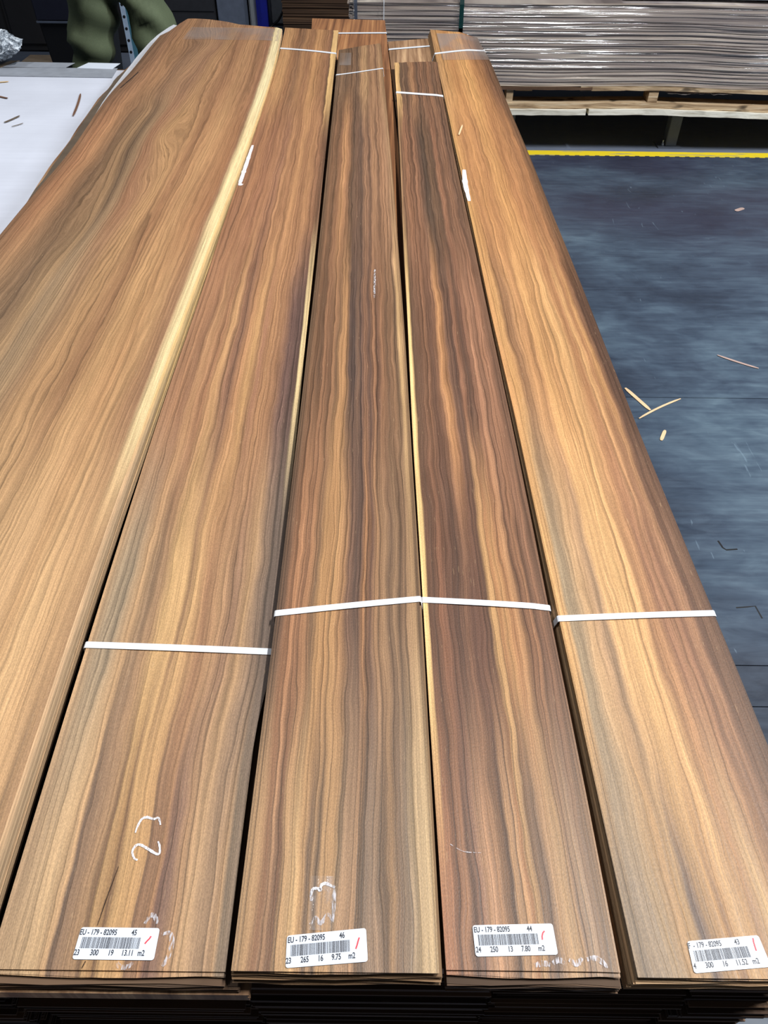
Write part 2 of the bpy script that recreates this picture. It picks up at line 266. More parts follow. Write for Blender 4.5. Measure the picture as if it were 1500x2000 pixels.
# concrete, dark mat
t = NT('concrete'); p = t.pos(); nz = t.noise(p, 2.2, 6, .6); n2 = t.noise(t.mul(p, (14, 60, 10)), 1, 4)
t.bsdf(t.scale(lin((108, 116, 132))[:3], t.math('MULTIPLY', t.rng(nz, .3, .7, .88, 1.12, False), t.rng(n2, .3, .7, .92, 1.08, False))), .55, 0, n2, .1, .002, .35); M['concrete'] = t.m
t = NT('dark_mat'); p = t.pos(); X, Y, Z = t.sep(p)
big = t.noise(t.mul(p, (1.2, 1.7, 1)), 1, 5, .62, .4)
strk = t.noise(t.comb(t.math('MULTIPLY', X, 3.2), t.math('MULTIPLY', Y, 60.0), 0), 1, 5, .65)
mid = t.noise(t.comb(t.math('MULTIPLY', X, 6.0), t.math('MULTIPLY', Y, 18.0), 3.3), 1, 4, .6, .6)
v = t.math('ADD', t.math('MULTIPLY', big, .62), t.math('ADD', t.math('MULTIPLY', strk, .16), t.math('MULTIPLY', mid, .22)))
col = t.ramp(v, [(.32, (34, 40, 52)), (.43, (50, 60, 75)), (.5, (63, 76, 92)), (.57, (78, 94, 109)), (.70, (108, 128, 140))])
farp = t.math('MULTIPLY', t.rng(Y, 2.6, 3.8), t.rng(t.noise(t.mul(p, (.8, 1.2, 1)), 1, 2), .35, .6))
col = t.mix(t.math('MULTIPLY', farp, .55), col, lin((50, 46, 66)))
scr = t.rng(t.noise(t.comb(t.math('MULTIPLY', X, 26.0), t.math('MULTIPLY', Y, 4.0), 8.0), 1, 2, .5, 2.5), .73, .76, 0.0, .35)
col = t.mix(scr, col, lin((120, 140, 155)))
t.bsdf(col, t.rng(mid, .3, .7, .38, .55, False), 0, strk, .15, .001, .45); M['mat'] = t.m
t = NT('yellow_tape'); p = t.pos(); nz = t.noise(t.mul(p, (5, 30, 1)), 1, 4); 
t.bsdf(t.mix(t.rng(nz, .55, .66, 0.0, .75), lin((236, 208, 40)), lin((150, 148, 120))), .5); M['yellow'] = t.m
t = NT('pallet_wood'); p = t.pos(); nz = t.noise(t.mul(p, (5, 60, 60)), 1, 4, .6, .5); kn = t.noise(t.mul(p, (7, 9, 20)), 1, 2)
t.bsdf(t.mix(t.rng(kn, .62, .72, 0.0, .75), t.ramp(nz, [(.3, (112, 90, 66)), (.5, (176, 150, 118)), (.68, (205, 186, 156))]), lin((40, 32, 26))), .8, 0, nz, .4, .003, .2); M['pallet'] = t.m
t = NT('whitewashed_wood'); p = t.pos(); nz = t.noise(t.mul(p, (6, 40, 40)), 1, 4, .6, .5); kn = t.noise(t.mul(p, (5, 9, 20)), 1, 2)
t.bsdf(t.mix(t.rng(kn, .60, .72, 0.0, .8), t.ramp(nz, [(.3, (176, 168, 150)), (.55, (226, 222, 208))]), lin((50, 40, 32))), .8, 0, nz, .3, .003, .2); M['palletwhite'] = t.m
# edges of wrapped veneer: many fine wavy lines along X
t = NT('wrapped_veneer_edges'); p = t.pos(); X, Y, Z = t.sep(p)
wv = t.math('MULTIPLY', t.math('SUBTRACT', t.noise(t.comb(t.math('MULTIPLY', X, 1.4), 0.0, t.math('MULTIPLY', Z, 9.0)), 1, 2), .5), .035)
zz = t.math('ADD', Z, wv)
l1 = t.noise(t.comb(t.math('MULTIPLY', X, .8), 0.0, t.math('MULTIPLY', zz, 60.0)), 1, 3, .65)
l2 = t.noise(t.comb(t.math('MULTIPLY', X, 1.5), 5.0, t.math('MULTIPLY', zz, 420.0)), 1, 2, .6)
rd = t.n('ObjectInfo').outputs['Random']
v = t.math('ADD', t.math('MULTIPLY', l1, .68), t.math('ADD', t.math('MULTIPLY', l2, .3), t.math('MULTIPLY', rd, .05)))
t.bsdf(t.ramp(v, [(.33, (78, 66, 60)), (.43, (140, 126, 116)), (.5, (178, 162, 148)), (.57, (200, 186, 168)), (.66, (236, 222, 200))]), .7, 0, l1, .5, .004, .3); M['wedge'] = t.m
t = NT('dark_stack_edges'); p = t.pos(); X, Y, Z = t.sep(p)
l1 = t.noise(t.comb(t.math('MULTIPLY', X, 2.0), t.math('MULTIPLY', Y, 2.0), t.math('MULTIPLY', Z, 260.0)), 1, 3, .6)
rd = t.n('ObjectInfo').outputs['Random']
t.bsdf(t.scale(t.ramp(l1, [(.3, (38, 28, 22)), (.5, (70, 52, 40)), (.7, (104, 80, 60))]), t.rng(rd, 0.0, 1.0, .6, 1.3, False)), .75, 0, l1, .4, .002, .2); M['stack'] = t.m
# stretch film: thin transparent skin with creased glossy reflection
t = NT('stretch_film'); p = t.pos(); X, Y, Z = t.sep(p)
c1 = t.noise(t.comb(t.math('MULTIPLY', X, .22), 0.0, t.math('MULTIPLY', Z, 55.0)), 1, 3, .55, .0)
c2 = t.noise(t.comb(t.math('MULTIPLY', X, 14.0), 0.0, t.math('MULTIPLY', Z, 60.0)), 1, 3, .6)
hh = t.math('ADD', c1, t.math('MULTIPLY', c2, .008))
bp = t.n('Bump'); bp.inputs['Strength'].default_value = 1.0; bp.inputs['Distance'].default_value = .02; t.set(bp.inputs['Height'], hh)
gl = t.n('BsdfGlossy'); gl.inputs['Roughness'].default_value = .12; gl.inputs[0].default_value = (.92, .95, 1, 1); t.t.links.new(bp.outputs[0], gl.inputs['Normal'])
tr = t.n('BsdfTransparent'); tr.inputs[0].default_value = (.93, .94, .98, 1)
mx = t.n('MixShader'); t.set(mx.inputs[0], t.rng(c1, .3, .7, .10, .20)); t.t.links.new(tr.outputs[0], mx.inputs[1]); t.t.links.new(gl.outputs[0], mx.inputs[2])
t.t.links.new(mx.outputs[0], t.out.inputs[0]); M['film'] = t.m
t = NT('crumpled_film'); p = t.pos(); nz = t.noise(p, 45, 4, .6, 1.0)
t.bsdf(t.ramp(nz, [(.35, (60, 66, 76)), (.5, (140, 150, 160)), (.62, (220, 228, 236))]), .2, 0, nz, 1.0, .01, 1.0); M['crumple'] = t.m

# ------------------------------------------------------------ structure
bm = bmesh.new(); box(bm, -7, 7, -3, 11, -.1, 0); tag(obj('floor', bm, M['concrete']), kind='structure')
wall_m = plain('wall_paint', (70, 74, 82), .8)
for nm, b in (('wall_back', (-7, 7, 11, 11.15, -.1, 6.5)), ('wall_left', (-7.15, -7, -3, 11.15, -.1, 6.5)), ('wall_right', (7, 7.15, -3, 11.15, -.1, 6.5))):
    tag(bxo(nm, b, wall_m), kind='structure')
def bxs(name, boxes, mat, parent=None):
    bm = bmesh.new()
    for b in boxes: box(bm, *b)
    return obj(name, bm, mat, parent)
# dark floor covering, laid in wide strips whose seams run left to right
mat_root = empty('floor_mat', (2.6, 1.5, 0), 'dark slate blue scuffed floor covering filling the aisle right of the veneer stack', 'floor mat')
seams = [-.6, .93, 1.04, 2.112, 4.385]
for a, b in zip(seams, seams[1:]):
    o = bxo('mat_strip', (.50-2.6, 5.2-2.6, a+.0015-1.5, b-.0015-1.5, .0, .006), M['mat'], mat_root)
tp = bxo('floor_tape', (.5, 5.2, 4.387, 4.465, .0, .0015), M['yellow'])
tag(tp, 'yellow floor marking tape along the far edge of the dark floor', 'tape')
bm = bmesh.new()
ribbon(bm, [(.912-2.6, 1.446-1.5, .0061), (.917-2.6, 1.420-1.5, .0061), (.924-2.6, 1.412-1.5, .0061), (.955-2.6, 1.415-1.5, .0061)], .005, .0002)
obj('scuff_mark', bm, M['black'], mat_root); bm = bmesh.new()
ribbon(bm, [(.886-2.6, 1.213-1.5, .0061), (.915-2.6, 1.216-1.5, .0061), (.936-2.6, 1.219-1.5, .0061), (.94-2.6, 1.18-1.5, .0061)], .004, .0002)
obj('scuff_mark', bm, M['black'], mat_root)
# the tape's near edge is saw-toothed where it meets the dark covering
bm = bmesh.new()
x = .5; prof_ = []
while x < 5.1:
    prof_ += [(x, 4.376), (x+.030, 4.376), (x+.031, 4.386), (x+.054, 4.386)]; x += .055
T_ = [(bm.verts.new((a, b, .0061)), bm.verts.new((a, 4.390, .0061)), bm.verts.new((a, 4.390, .0066)), bm.verts.new((a, b, .0066))) for a, b in prof_]
for A_, B_ in zip(T_, T_[1:]):
    for k_ in range(4): bm.faces.new((A_[k_], A_[(k_+1) % 4], B_[(k_+1) % 4], B_[k_]))
bm.faces.new(T_[0]); bm.faces.new(T_[-1][::-1])
obj('tape_fringe', bm, M['yellow'], tp)

# ------------------------------------------------------------ top veneer bundles
def poly(c, y): return ((c[0]*y+c[1])*y+c[2])*y+c[3]
BUN = {
 'A': dict(l=(0, 0, -.006, -.7495), r=(-.0079, .0349, -.0567, -.3024), y0=-.06, y1l=3.20, y1r=3.078, z=.862, n=40, pitch=.00088, out=.002, W=.44),
 'B': dict(l=(-.0054, .0254, -.054, -.2869), r=(0, 0, -.026, -.1012), y0=.171, y1l=3.154, y1r=3.118, z=.848, n=23, pitch=.00062, out=.001, W=.19),
 'C': dict(l=(.0015, -.0095, -.0046, -.1083), r=(.0008, -.0078, -.0114, .0473), y0=.168, y1l=2.798, y1r=2.883, z=.862, n=23, pitch=.00062, out=.001, W=.16),
 'D': dict(l=(-.0027, .0128, -.0298, .056), r=(.0043, -.0177, .0048, .1821), y0=.173, y1l=2.702, y1r=2.708, z=.852, n=24, pitch=.00062, out=.001, W=.13),
 'E': dict(l=(.0003, -.001, -.0173, .198), r=(-.0026, .011, -.0298, .3712), y0=.170, y1l=3.14, y1r=3.088, z=.850, n=24, pitch=.00075, out=.007, W=.16),
}
def surf(k, u, y):
    """x and z of the top surface of bundle k at fraction u across and world y"""
    b = BUN[k]; xl = poly(b['l'], y); xr = poly(b['r'], y)
    if k == 'A': xl = -.738-.030*smooth(1.75, 2.4, y)-.010*smooth(2.4, 2.9, y)
    if k == 'B': xr -= .0105*smooth(.46, .34, y)
    z = b['z'] + .0012*math.sin(y*4.1+u*2)*smooth(.35, .8, y) + .0008*math.sin(y*9+3*u)*smooth(.35, .8, y)
    if k == 'A':
        z -= .006*smooth(.15, 0, u)*smooth(2.0, 3.0, y)
        z -= .003*smooth(.95, 1, u)*smooth(.8, 1.2, y)
    if k == 'E': z -= .012*smooth(.6, 1, u)*smooth(2.7, 3.1, y)
    if k == 'D': z -= .0015*smooth(.85, 1, u)
    return xl+(xr-xl)*u, z
def sheet_bm(k, i, ny=44, nu=10):
    """sheet i of bundle k (0 = top), a thin slab with its own small misalignment"""
    b = BUN[k]; rnd = random.Random(hash((ord(k), i)) & 0xffff)
    th = b['pitch']*.95; dz = -b['pitch']*i - (.0012 if i >= 1 else 0) - (.0022 if i >= 3 else 0)
    if k == 'A': dz = -b['pitch']*i-(.0004 if i else 0)
    front = 0 if i == 0 else (-.0036 if i < 3 else -.0078)
    if k == 'C': front = 0 if i < 2 else -.0005*i*.25
    if k == 'E': front = 0 if i < 3 else -.0012
    if i > 3: front += rnd.uniform(-.0012, .001)
    jl = rnd.uniform(-.0006, .0006); jr = rnd.uniform(-.0006, .0006)
    eo = b['out']*(i/b['n'])
    if k == 'A': jr += eo+rnd.uniform(-.0012, .0012); jl += -rnd.uniform(0, .003)
    elif k == 'E': jl -= eo+rnd.uniform(-.0004, .0004)
    elif k == 'C': jr += (.002 if i > 2 else 0)
    else: jl -= eo*.3; jr += eo*.3
    bm = bmesh.new(); uvl = bm.loops.layers.uv.new('UVMap'); G = []
    yend = lambda u: b['y1l']+(b['y1r']-b['y1l'])*u
    jend = rnd.uniform(-.006, .004) if i else 0
    for a in range(ny+1):
        tt = a/ny; row = []
        for c in range(nu+1):
            u = c/nu
            y1 = yend(u)+jend
            if k == 'A': y1 += .05*math.sin(min(1, u*1.6)*math.pi)*.7 - .22*smooth(.13, 0, u)
            if i == 0: y1 += .004*noise.noise(Vector((u*9, ord(k), 0)))
            y0 = b['y0']+front+(.001*math.sin(u*7+i) if i else 0)
            y = y0+(y1-y0)*tt
            x, z = surf(k, u, y)
            wob = .0012*noise.noise(Vector((y*3+i*.05, ord(k)+i*.02, 1 if u > .5 else 5)))
            if c == 0: x += jl+wob
            if c == nu: x += jr+wob
            if k == 'B' and i > 8: x += u*.0105*smooth(.46, .34, y)
            row.append((x, y, z+dz, u, y))
        G.append(row)
    top = [[bm.verts.new(q[:3]) for q in r] for r in G]
    bot = [[bm.verts.new((q[0], q[1], q[2]-th)) for q in r] for r in G]
    def face(vs, uvs):
        f = bm.faces.new(vs)
        for lp, q in zip(f.loops, uvs): lp[uvl].uv = q
        f.smooth = False
    for a in range(ny):
        for c in range(nu):
            q = [G[a][c], G[a][c+1], G[a+1][c+1], G[a+1][c]]; uvs = [(p[3], p[4]) for p in q]
            face([top[a][c], top[a][c+1], top[a+1][c+1], top[a+1][c]], uvs)
            face([bot[a][c], bot[a+1][c], bot[a+1][c+1], bot[a][c+1]], [uvs[0], uvs[3], uvs[2], uvs[1]])
        for c, sgn in ((0, 1), (nu, -1)):
            q0, q1 = G[a][c], G[a+1][c]
            face([top[a][c], top[a+1][c], bot[a+1][c], bot[a][c]][::sgn], [(q0[3], q0[4]), (q1[3], q1[4]), (q1[3], q1[4]), (q0[3], q0[4])][::sgn])
    for a in (0, ny):
        for c in range(nu):
            q0, q1 = G[a][c], G[a][c+1]
            face([top[a][c], bot[a][c], bot[a][c+1], top[a][c+1]], [(q0[3], q0[4]), (q0[3], q0[4]), (q1[3], q1[4]), (q1[3], q1[4])])
    return bm
WM = {'A': wood('walnut_wide_cathedral', 'A', .44, 1.3, 42, .38, .03, .42), 'B': wood('walnut_straight', 'B', .19, 4.7, 19, .42, .05),
      'C': wood('walnut_striped', 'C', .16, 8.1, 21, .52, .035), 'D': wood('walnut_red_striped', 'D', .13, 12.9, 18, .50, .04), 'E': wood('walnut_golden', 'E', .16, 17.3, 17, .38, .05)}
EM = {'A': edge_wood('edge_A', (190, 160, 126), .85, 3.1), 'B': edge_wood('edge_B', (96, 74, 56)), 'C': edge_wood('edge_C', (128, 100, 72)),
      'D': edge_wood('edge_D', (90, 68, 50)), 'E': edge_wood('edge_E', (185, 152, 115))}
def strap(k, yl, yr, root, wd=.0078, mat=None, drop=True):
    """plastic band round the whole bundle, slack by a hair"""
    b = BUN[k]; T = b['n']*b['pitch']+.0036+.002; pts = []
    for j in range(17):
        u = j/16; y = yl+(yr-yl)*u; x, z = surf(k, u, y); pts.append((x, y, z+.0004+.0007*math.sin(u*math.pi)))
    o = b['out']; L = pts[0]; Rr = pts[-1]; sg = .0012
    ex = {'A': (0, o), 'E': (o, 0)}.get(k, (o*.3, o*.3+(.002 if k == 'C' else 0)))
    L1 = (L[0]-sg, L[1], L[2]-.0008); R1 = (Rr[0]+sg, Rr[1], Rr[2]-.0008)
    L2 = (L[0]-sg-ex[0]-.0008, L[1]-.001, L[2]-T); R2 = (Rr[0]+sg+ex[1]+.0008, Rr[1]-.001, Rr[2]-T)
    loop = [L1]+pts+[R1, R2, L2]
    bm = bmesh.new(); V = []
    for i, p in enumerate(loop):
        V.append([bm.verts.new((p[0], p[1]-wd/2, p[2])), bm.verts.new((p[0], p[1]+wd/2, p[2]))])
    n = len(V)
    for i in range(n): bm.faces.new((V[i][0], V[(i+1) % n][0], V[(i+1) % n][1], V[i][1]))
    bmesh.ops.recalc_face_normals(bm, faces=bm.faces)
    bmesh.ops.solidify(bm, geom=bm.faces[:], thickness=-.0005)
    return obj('strap', bm, mat or M['white'], root)
def text_bm(s, size, sx):
    cu = bpy.data.curves.new('t', 'FONT'); cu.body = s; cu.size = size; cu.extrude = .00002; cu.offset = .00012
    o = bpy.data.objects.new('t', cu); C.objects.link(o)
    bpy.context.view_layer.update()
    me = bpy.data.meshes.new_from_object(o.evaluated_get(bpy.context.evaluated_depsgraph_get()))
    bm = bmesh.new(); bm.from_mesh(me); bpy.data.objects.remove(o); bpy.data.meshes.remove(me)
    for v in bm.verts: v.co.x *= sx
    return bm
def sticker(root, k, corners, words1, words2, seed, tick):
    """corners: tl tr br bl in world x,y"""
    b = BUN[k]; z = b['z']+.0006
    tl, tr, br, bl = [Vector((c[0], c[1], 0)) for c in corners]
    def P(u, v, dz=0):   # u right, v down
        p = tl.lerp(tr, u).lerp(bl.lerp(br, u), v); return Vector((p.x, p.y, z+dz))
    bm = bmesh.new(); r = .09; ar = (tr-tl).length/(bl-tl).length; ring = []
    for cx, cy, a0 in ((1, 0, -90), (1, 1, 0), (0, 1, 90), (0, 0, 180)):
        for q in range(6):
            a = R(a0+q*18); ru = r/ar
            ux = (1-ru if cx else ru)+math.cos(a)*ru; vy = (1-r if cy else r)+math.sin(a)*r
            ring.append((ux, vy))
    t_ = [bm.verts.new(P(*q, .00025)) for q in ring]; b_ = [bm.verts.new(P(*q)) for q in ring]
    bm.faces.new(t_); bm.faces.new(b_[::-1])
    for i in range(len(ring)): bm.faces.new((t_[i], b_[i], b_[(i+1) % len(ring)], t_[(i+1) % len(ring)]))
    lab = obj('barcode_sticker', bm, M['sticker'], root)
    Wd = (tr-tl).length; Hd = (bl-tl).length
    allb = bmesh.new()
    def put(s, u, v, h, sx):
        q = text_bm(s, h, sx); me = bpy.data.meshes.new('x'); 
        for w_ in q.verts: w_.co = P(u+w_.co.x/Wd, v-w_.co.y/Hd, .0004+w_.co.z)
        q.to_mesh(me); q.free(); allb.from_mesh(me); bpy.data.meshes.remove(me)
    h = Hd*.25
    for s, u in words1: put(s, u, .235, h, .74)
    for s, u in words2: put(s, u, .87, h, .74)
    obj('printed_text', allb, M['print'], lab)
    rnd = random.Random(seed); bm = bmesh.new(); u = .055
    while u < .79:
        w_ = rnd.choice((.0038, .0038, .006, .0095)); 
        q = [P(u, .31, .0004), P(min(u+w_, .79), .31, .0004), P(min(u+w_, .79), .66, .0004), P(u, .66, .0004)]
        vs = [bm.verts.new(p) for p in q]; vt = [bm.verts.new(p+Vector((0, 0, .00005))) for p in q]
        bm.faces.new(vt); bm.faces.new(vs[::-1])
        for i in range(4): bm.faces.new((vs[i], vs[(i+1) % 4], vt[(i+1) % 4], vt[i]))
        u += w_+rnd.choice((.0045, .0045, .006, .009))
    obj('barcode', bm, M['print'], lab)
    bm = bmesh.new(); ribbon(bm, [P(a, c, .0004) for a, c in tick], .0011, .0001); obj('red_tick', bm, M['red'], lab)
    return lab
def chalk(root, k, strokes, wd, mat, name='chalk_mark'):
    bm = bmesh.new()
    for st in strokes:
        pts = [Vector((x, y, 0)) for x, y in st]; out = []
        for i in range(len(pts)-1):
            p0 = pts[max(i-1, 0)]; p1 = pts[i]; p2 = pts[i+1]; p3 = pts[min(i+2, len(pts)-1)]
            for q in range(6):
                t_ = q/6; out.append(.5*((2*p1)+(-p0+p2)*t_+(2*p0-5*p1+4*p2-p3)*t_*t_+(-p0+3*p1-3*p2+p3)*t_**3))
        out.append(pts[-1]); res = []
        for p in out:
            b = BUN[k]; xl = poly(b['l'], p.y); xr = poly(b['r'], p.y); x, z = surf(k, (p.x-xl)/(xr-xl), p.y)
            res.append((p.x, p.y, z+.0005))
        n = len(res)
        ribbon(bm, res, [wd*(.55+.45*math.sin(math.pi*min(1, (i+1)/n*1.0)))*(1+.35*noise.noise(Vector((i*.7, wd*999, 0)))) for i in range(n)], .00012)
    return obj(name, bm, mat, root)
def bundle(k, label):
    b = BUN[k]
    root = empty('veneer_bundle', (0, 0, 0), label, 'veneer bundle', 'bundles on the top layer of the stack')
    for i in range(b['n']):
        big = i < 3
        o = obj('veneer_sheet', sheet_bm(k, i, 56 if i == 0 else 30, 24 if i == 0 else (24 if k == 'A' and i < 4 else (12 if k == 'A' else (8 if big else 4)))), WM[k] if big and k != 'A' or i == 0 else EM[k], root)
    return root
ZO = {}
ZO['A'] = bundle('A', 'widest veneer bundle at far left, swirling grain and cream right edge, no sticker')
ZO['B'] = bundle('B', 'veneer bundle with the chalked 23, second from the left, sticker ending in 45')
ZO['C'] = bundle('C', 'grey-brown striped veneer bundle in the middle, sticker ending in 46')
ZO['D'] = bundle('D', 'narrowest reddish-brown striped veneer bundle, sticker ending in 44')
ZO['E'] = bundle('E', 'golden-brown veneer bundle at the right edge beside the dark floor, sticker ending in 43')
strap('B', .469, .463, ZO['B']); strap('C', .502, .524, ZO['C']); strap('D', .531, .523, ZO['D']); strap('E', .509, .519, ZO['E'])
strap('B', 2.868, 2.806, ZO['B'], .016); strap('C', 2.516, 2.582, ZO['C'], .008); strap('D', 2.382, 2.363, ZO['D'], .016); strap('E', 2.818, 2.877, ZO['E'], .016)
bar = [((.85, .50), (.87, .42), (.895, .34), (.91, .26))]
sticker(ZO['B'], 'B', [(-.233, .2005), (-.1715, .2005), (-.1713, .178), (-.2335, .178)], [('EU - 179 - 82095', .0), ('45', .655)], [('23', .0), ('300', .2), ('19', .42), ('13.11', .585), ('m2', .785)], 45, bar[0])
sticker(ZO['C'], 'C', [(-.070, .192), (-.010, .198), (-.008, .175), (-.069, .170)], [('EU - 179 - 82095', .01), ('46', .66)], [('23', .0), ('265', .18), ('16', .39), ('9.75', .56), ('m2', .765)], 46, [(.86, .6), (.88, .48), (.895, .36), (.91, .27)])
sticker(ZO['D'], 'D', [(.073, .204), (.136, .206), (.137, .184), (.074, .182)], [('EU - 179 - 82095', .01), ('44', .67)], [('24', .01), ('250', .185), ('13', .4), ('7.80', .565), ('m2', .77)], 44, [(.84, .52), (.845, .4), (.86, .3), (.885, .24)])
sticker(ZO['E'], 'E', [(.239, .195), (.296, .200), (.2985, .178), (.2385, .173)], [('F', .0), ('- 179 - 82095', .07), ('43', .64)], [('4', .01), ('300', .165), ('16', .39), ('11.52', .565), ('m2', .785)], 43, [(.89, .48), (.893, .36), (.9, .2), (.912, .08)])
chalk(ZO['B'], 'B', [[(-.209, .275), (-.208, .282), (-.206, .287), (-.202, .2885), (-.196, .287), (-.192, .288), (-.189, .282)],
                     [(-.2015, .2525), (-.2045, .2535), (-.2075, .259), (-.206, .264), (-.202, .2648), (-.194, .261), (-.187, .2575), (-.1845, .2585), (-.186, .2645), (-.188, .268)]], .0022, M['chalk'])
chalk(ZO['B'], 'B', [[(-.330, 1.95), (-.3295, 1.892), (-.328, 1.81), (-.327, 1.748), (-.3255, 1.70), (-.320, 1.705)]], .009, M['chalk'])
chalk(ZO['B'], 'B', [[(-.184, .2035), (-.182, .2085), (-.179, .210), (-.176, .207), (-.175, .2035)], [(-.1695, .196), (-.163, .197), (-.160, .190), (-.161, .180), (-.164, .174)], [(-.199, .1765), (-.196, .1735), (-.19, .1735), (-.187, .1765)]], .0035, M['chalk_glint'], 'smear_glint')
chalk(ZO['C'], 'C', [[(-.054, .221), (-.053, .226), (-.049, .2265), (-.047, .2255), (-.0465, .229), (-.043, .2305), (-.038, .2285), (-.0355, .2275)]], .0026, M['chalk'])
chalk(ZO['C'], 'C', [[(-.053, .2), (-.049, .205), (-.045, .201), (-.040, .2075), (-.036, .203)], [(-.036, .229), (-.0355, .214), (-.036, .201)], [(-.0535, .225), (-.0535, .217)]], .003, M['chalk_glint'], 'smear_glint')  # reflections on the clear tape, painted as pale strokes
chalk(ZO['D'], 'D', [[(.118, .1765), (.125, .178), (.130, .177)], [(.132, .178), (.137, .1805), (.141, .178)], [(.145, .181), (.15, .178), (.155, .182)], [(.158, .181), (.165, .182), (.170, .1795), (.1735, .176)]], .0042, M['chalk_glint'], 'smear_glint')
chalk(ZO['D'], 'D', [[(.059, .267), (.070, .261), (.085, .26)]], .0008, M['chalk_glint'], 'smear_glint')
chalk(ZO['E'], 'E', [[(.174, 1.80), (.171, 1.714), (.173, 1.62)]], .011, M['chalk'])
chalk(ZO['C'], 'C', [[(-.0215, 1.28), (-.021, 1.23), (-.021, 1.18)]], .0035, M['chalk_glint'], 'smear_glint')
def patch(root, k, u0, u1, y0, y1, mat, name, dz=.0011):
    bm = bmesh.new(); G = []
    for a in range(9):
        G.append([])
        for c in range(9):
            u = u0+(u1-u0)*c/8; y = y0+(y1-y0)*a/8; x, z = surf(k, u, y); G[-1].append(bm.verts.new((x, y, z+dz+.0002*math.sin(a*2+c))))
    for a in range(8):
        for c in range(8): bm.faces.new((G[a][c], G[a][c+1], G[a+1][c+1], G[a+1][c]))
    return obj(name, bm, mat, root, True)
patch(ZO['C'], 'C', .355, .48, .196, .236, M['tape'], 'clear_tape')
patch(ZO['E'], 'E', .12, .99, 2.74, 3.08, M['film_patch'], 'film_sheen')
patch(ZO['A'], 'A', .22, .985, 2.90, 3.07, M['sheen_thin'], 'film_sheen')  # grey reflection at the wide bundle's far end, painted as a translucent patch
patch(ZO['C'], 'C', .04, .3, 2.62, 2.76, M['sheen_thin'], 'film_sheen')

M['crack'] = plain('dark_crack', (44, 28, 20), .9)
chalk(ZO['B'], 'B', [[(-.216, .247), (-.219, .223), (-.220, .212), (-.221, .202)], [(-.223, .177), (-.2245, .172)]], .0007, M['crack'], 'crack')
chalk(ZO['A'], 'A', [[(-.728, 3.0), (-.733, 2.847), (-.739, 2.70), (-.744, 2.56), (-.752, 2.42), (-.755, 2.36)]], .005, M['crack'], 'crack')
# ------------------------------------------------------------ second layer and the stack below
def simple_bundle(x0, x1, y0, y1, z0, z1, mat, name='veneer_bundle', parent=None, seed=0, lay=6):
    """a bundle seen only by its ends: a few uneven packets of sheets pressed together, one mesh"""
    rnd = random.Random(seed); bm = bmesh.new(); h = (z1-z0)/lay
    for i in range(lay):
        a = rnd.uniform(-.003, .003); b_ = rnd.uniform(-.003, .003); c = rnd.uniform(-.008, .008)
        box(bm, x0+a, x1+b_, y0+c, y1+rnd.uniform(-.01, .01), z0+h*i+.0002, z0+h*(i+1)-.0006)
    return obj(name, bm, mat, parent)
wl = NT('walnut_lower'); p = wl.pos(); X, Y, Z = wl.sep(p)
a1 = wl.noise(wl.comb(wl.math('MULTIPLY', X, 70.0), wl.math('MULTIPLY', Y, 1.2), 4.0), 1, 4, .6, .2)
wl.bsdf(wl.ramp(a1, [(.3, (92, 62, 44)), (.45, (140, 96, 66)), (.55, (164, 114, 76)), (.68, (192, 142, 96))]), .55, 0, a1, .3, .0006, .3); M['wl'] = wl.m
wg = NT('walnut_lower_grey'); p = wg.pos(); X, Y, Z = wg.sep(p)
a1 = wg.noise(wg.comb(wg.math('MULTIPLY', X, 60.0), wg.math('MULTIPLY', Y, 1.6), 9.0), 1, 4, .6, .3)
wg.bsdf(wg.ramp(a1, [(.3, (98, 74, 56)), (.45, (142, 108, 80)), (.55, (168, 132, 100)), (.68, (206, 168, 128))]), .55, 0, a1, .3, .0006, .3); M['wg'] = wg.m
def quad_bundle(name, L, Rr, ztop, n, mat, label, group='bundles of the second layer'):
    """L and Rr: (x, y) front/back corners of the left and right edges"""
    root = empty(name, (0, 0, 0), label, 'veneer bundle', group); rnd = random.Random(len(label))
    for i in range(n):
        bm = bmesh.new(); z = ztop-i*.0018; G = []; ny = 20
        j = rnd.uniform(-.001, .001)
        for a in range(ny+1):
            t_ = a/ny; row = []
            for c in range(7):
                u = c/6; xl = L[0][0]+(L[1][0]-L[0][0])*t_; xr = Rr[0][0]+(Rr[1][0]-Rr[0][0])*t_
                y0 = L[0][1]+(Rr[0][1]-L[0][1])*u; y1 = L[1][1]+(Rr[1][1]-L[1][1])*u
                y = y0+(y1-y0)*t_+(.006*noise.noise(Vector((u*14, i*.2, 3))) if a == ny else 0)
                row.append(Vector((xl+(xr-xl)*u+j, y, z+.010*smooth(.93, 1, t_)*(1-u)*0)))
            G.append(row)
        top = [[bm.verts.new(q) for q in r] for r in G]; bot = [[bm.verts.new(q-Vector((0, 0, .0014))) for q in r] for r in G]
        for a in range(ny):
            for c in range(6):
                bm.faces.new((top[a][c], top[a][c+1], top[a+1][c+1], top[a+1][c])); bm.faces.new((bot[a][c], bot[a+1][c], bot[a+1][c+1], bot[a][c+1]))
            bm.faces.new((top[a][0], top[a+1][0], bot[a+1][0], bot[a][0])); bm.faces.new((top[a][6], bot[a][6], bot[a+1][6], top[a+1][6]))
        for a in (0, ny):
            for c in range(6): bm.faces.new((top[a][c], bot[a][c], bot[a][c+1], top[a][c+1]))
        obj('veneer_sheet', bm, mat, root)
    return root
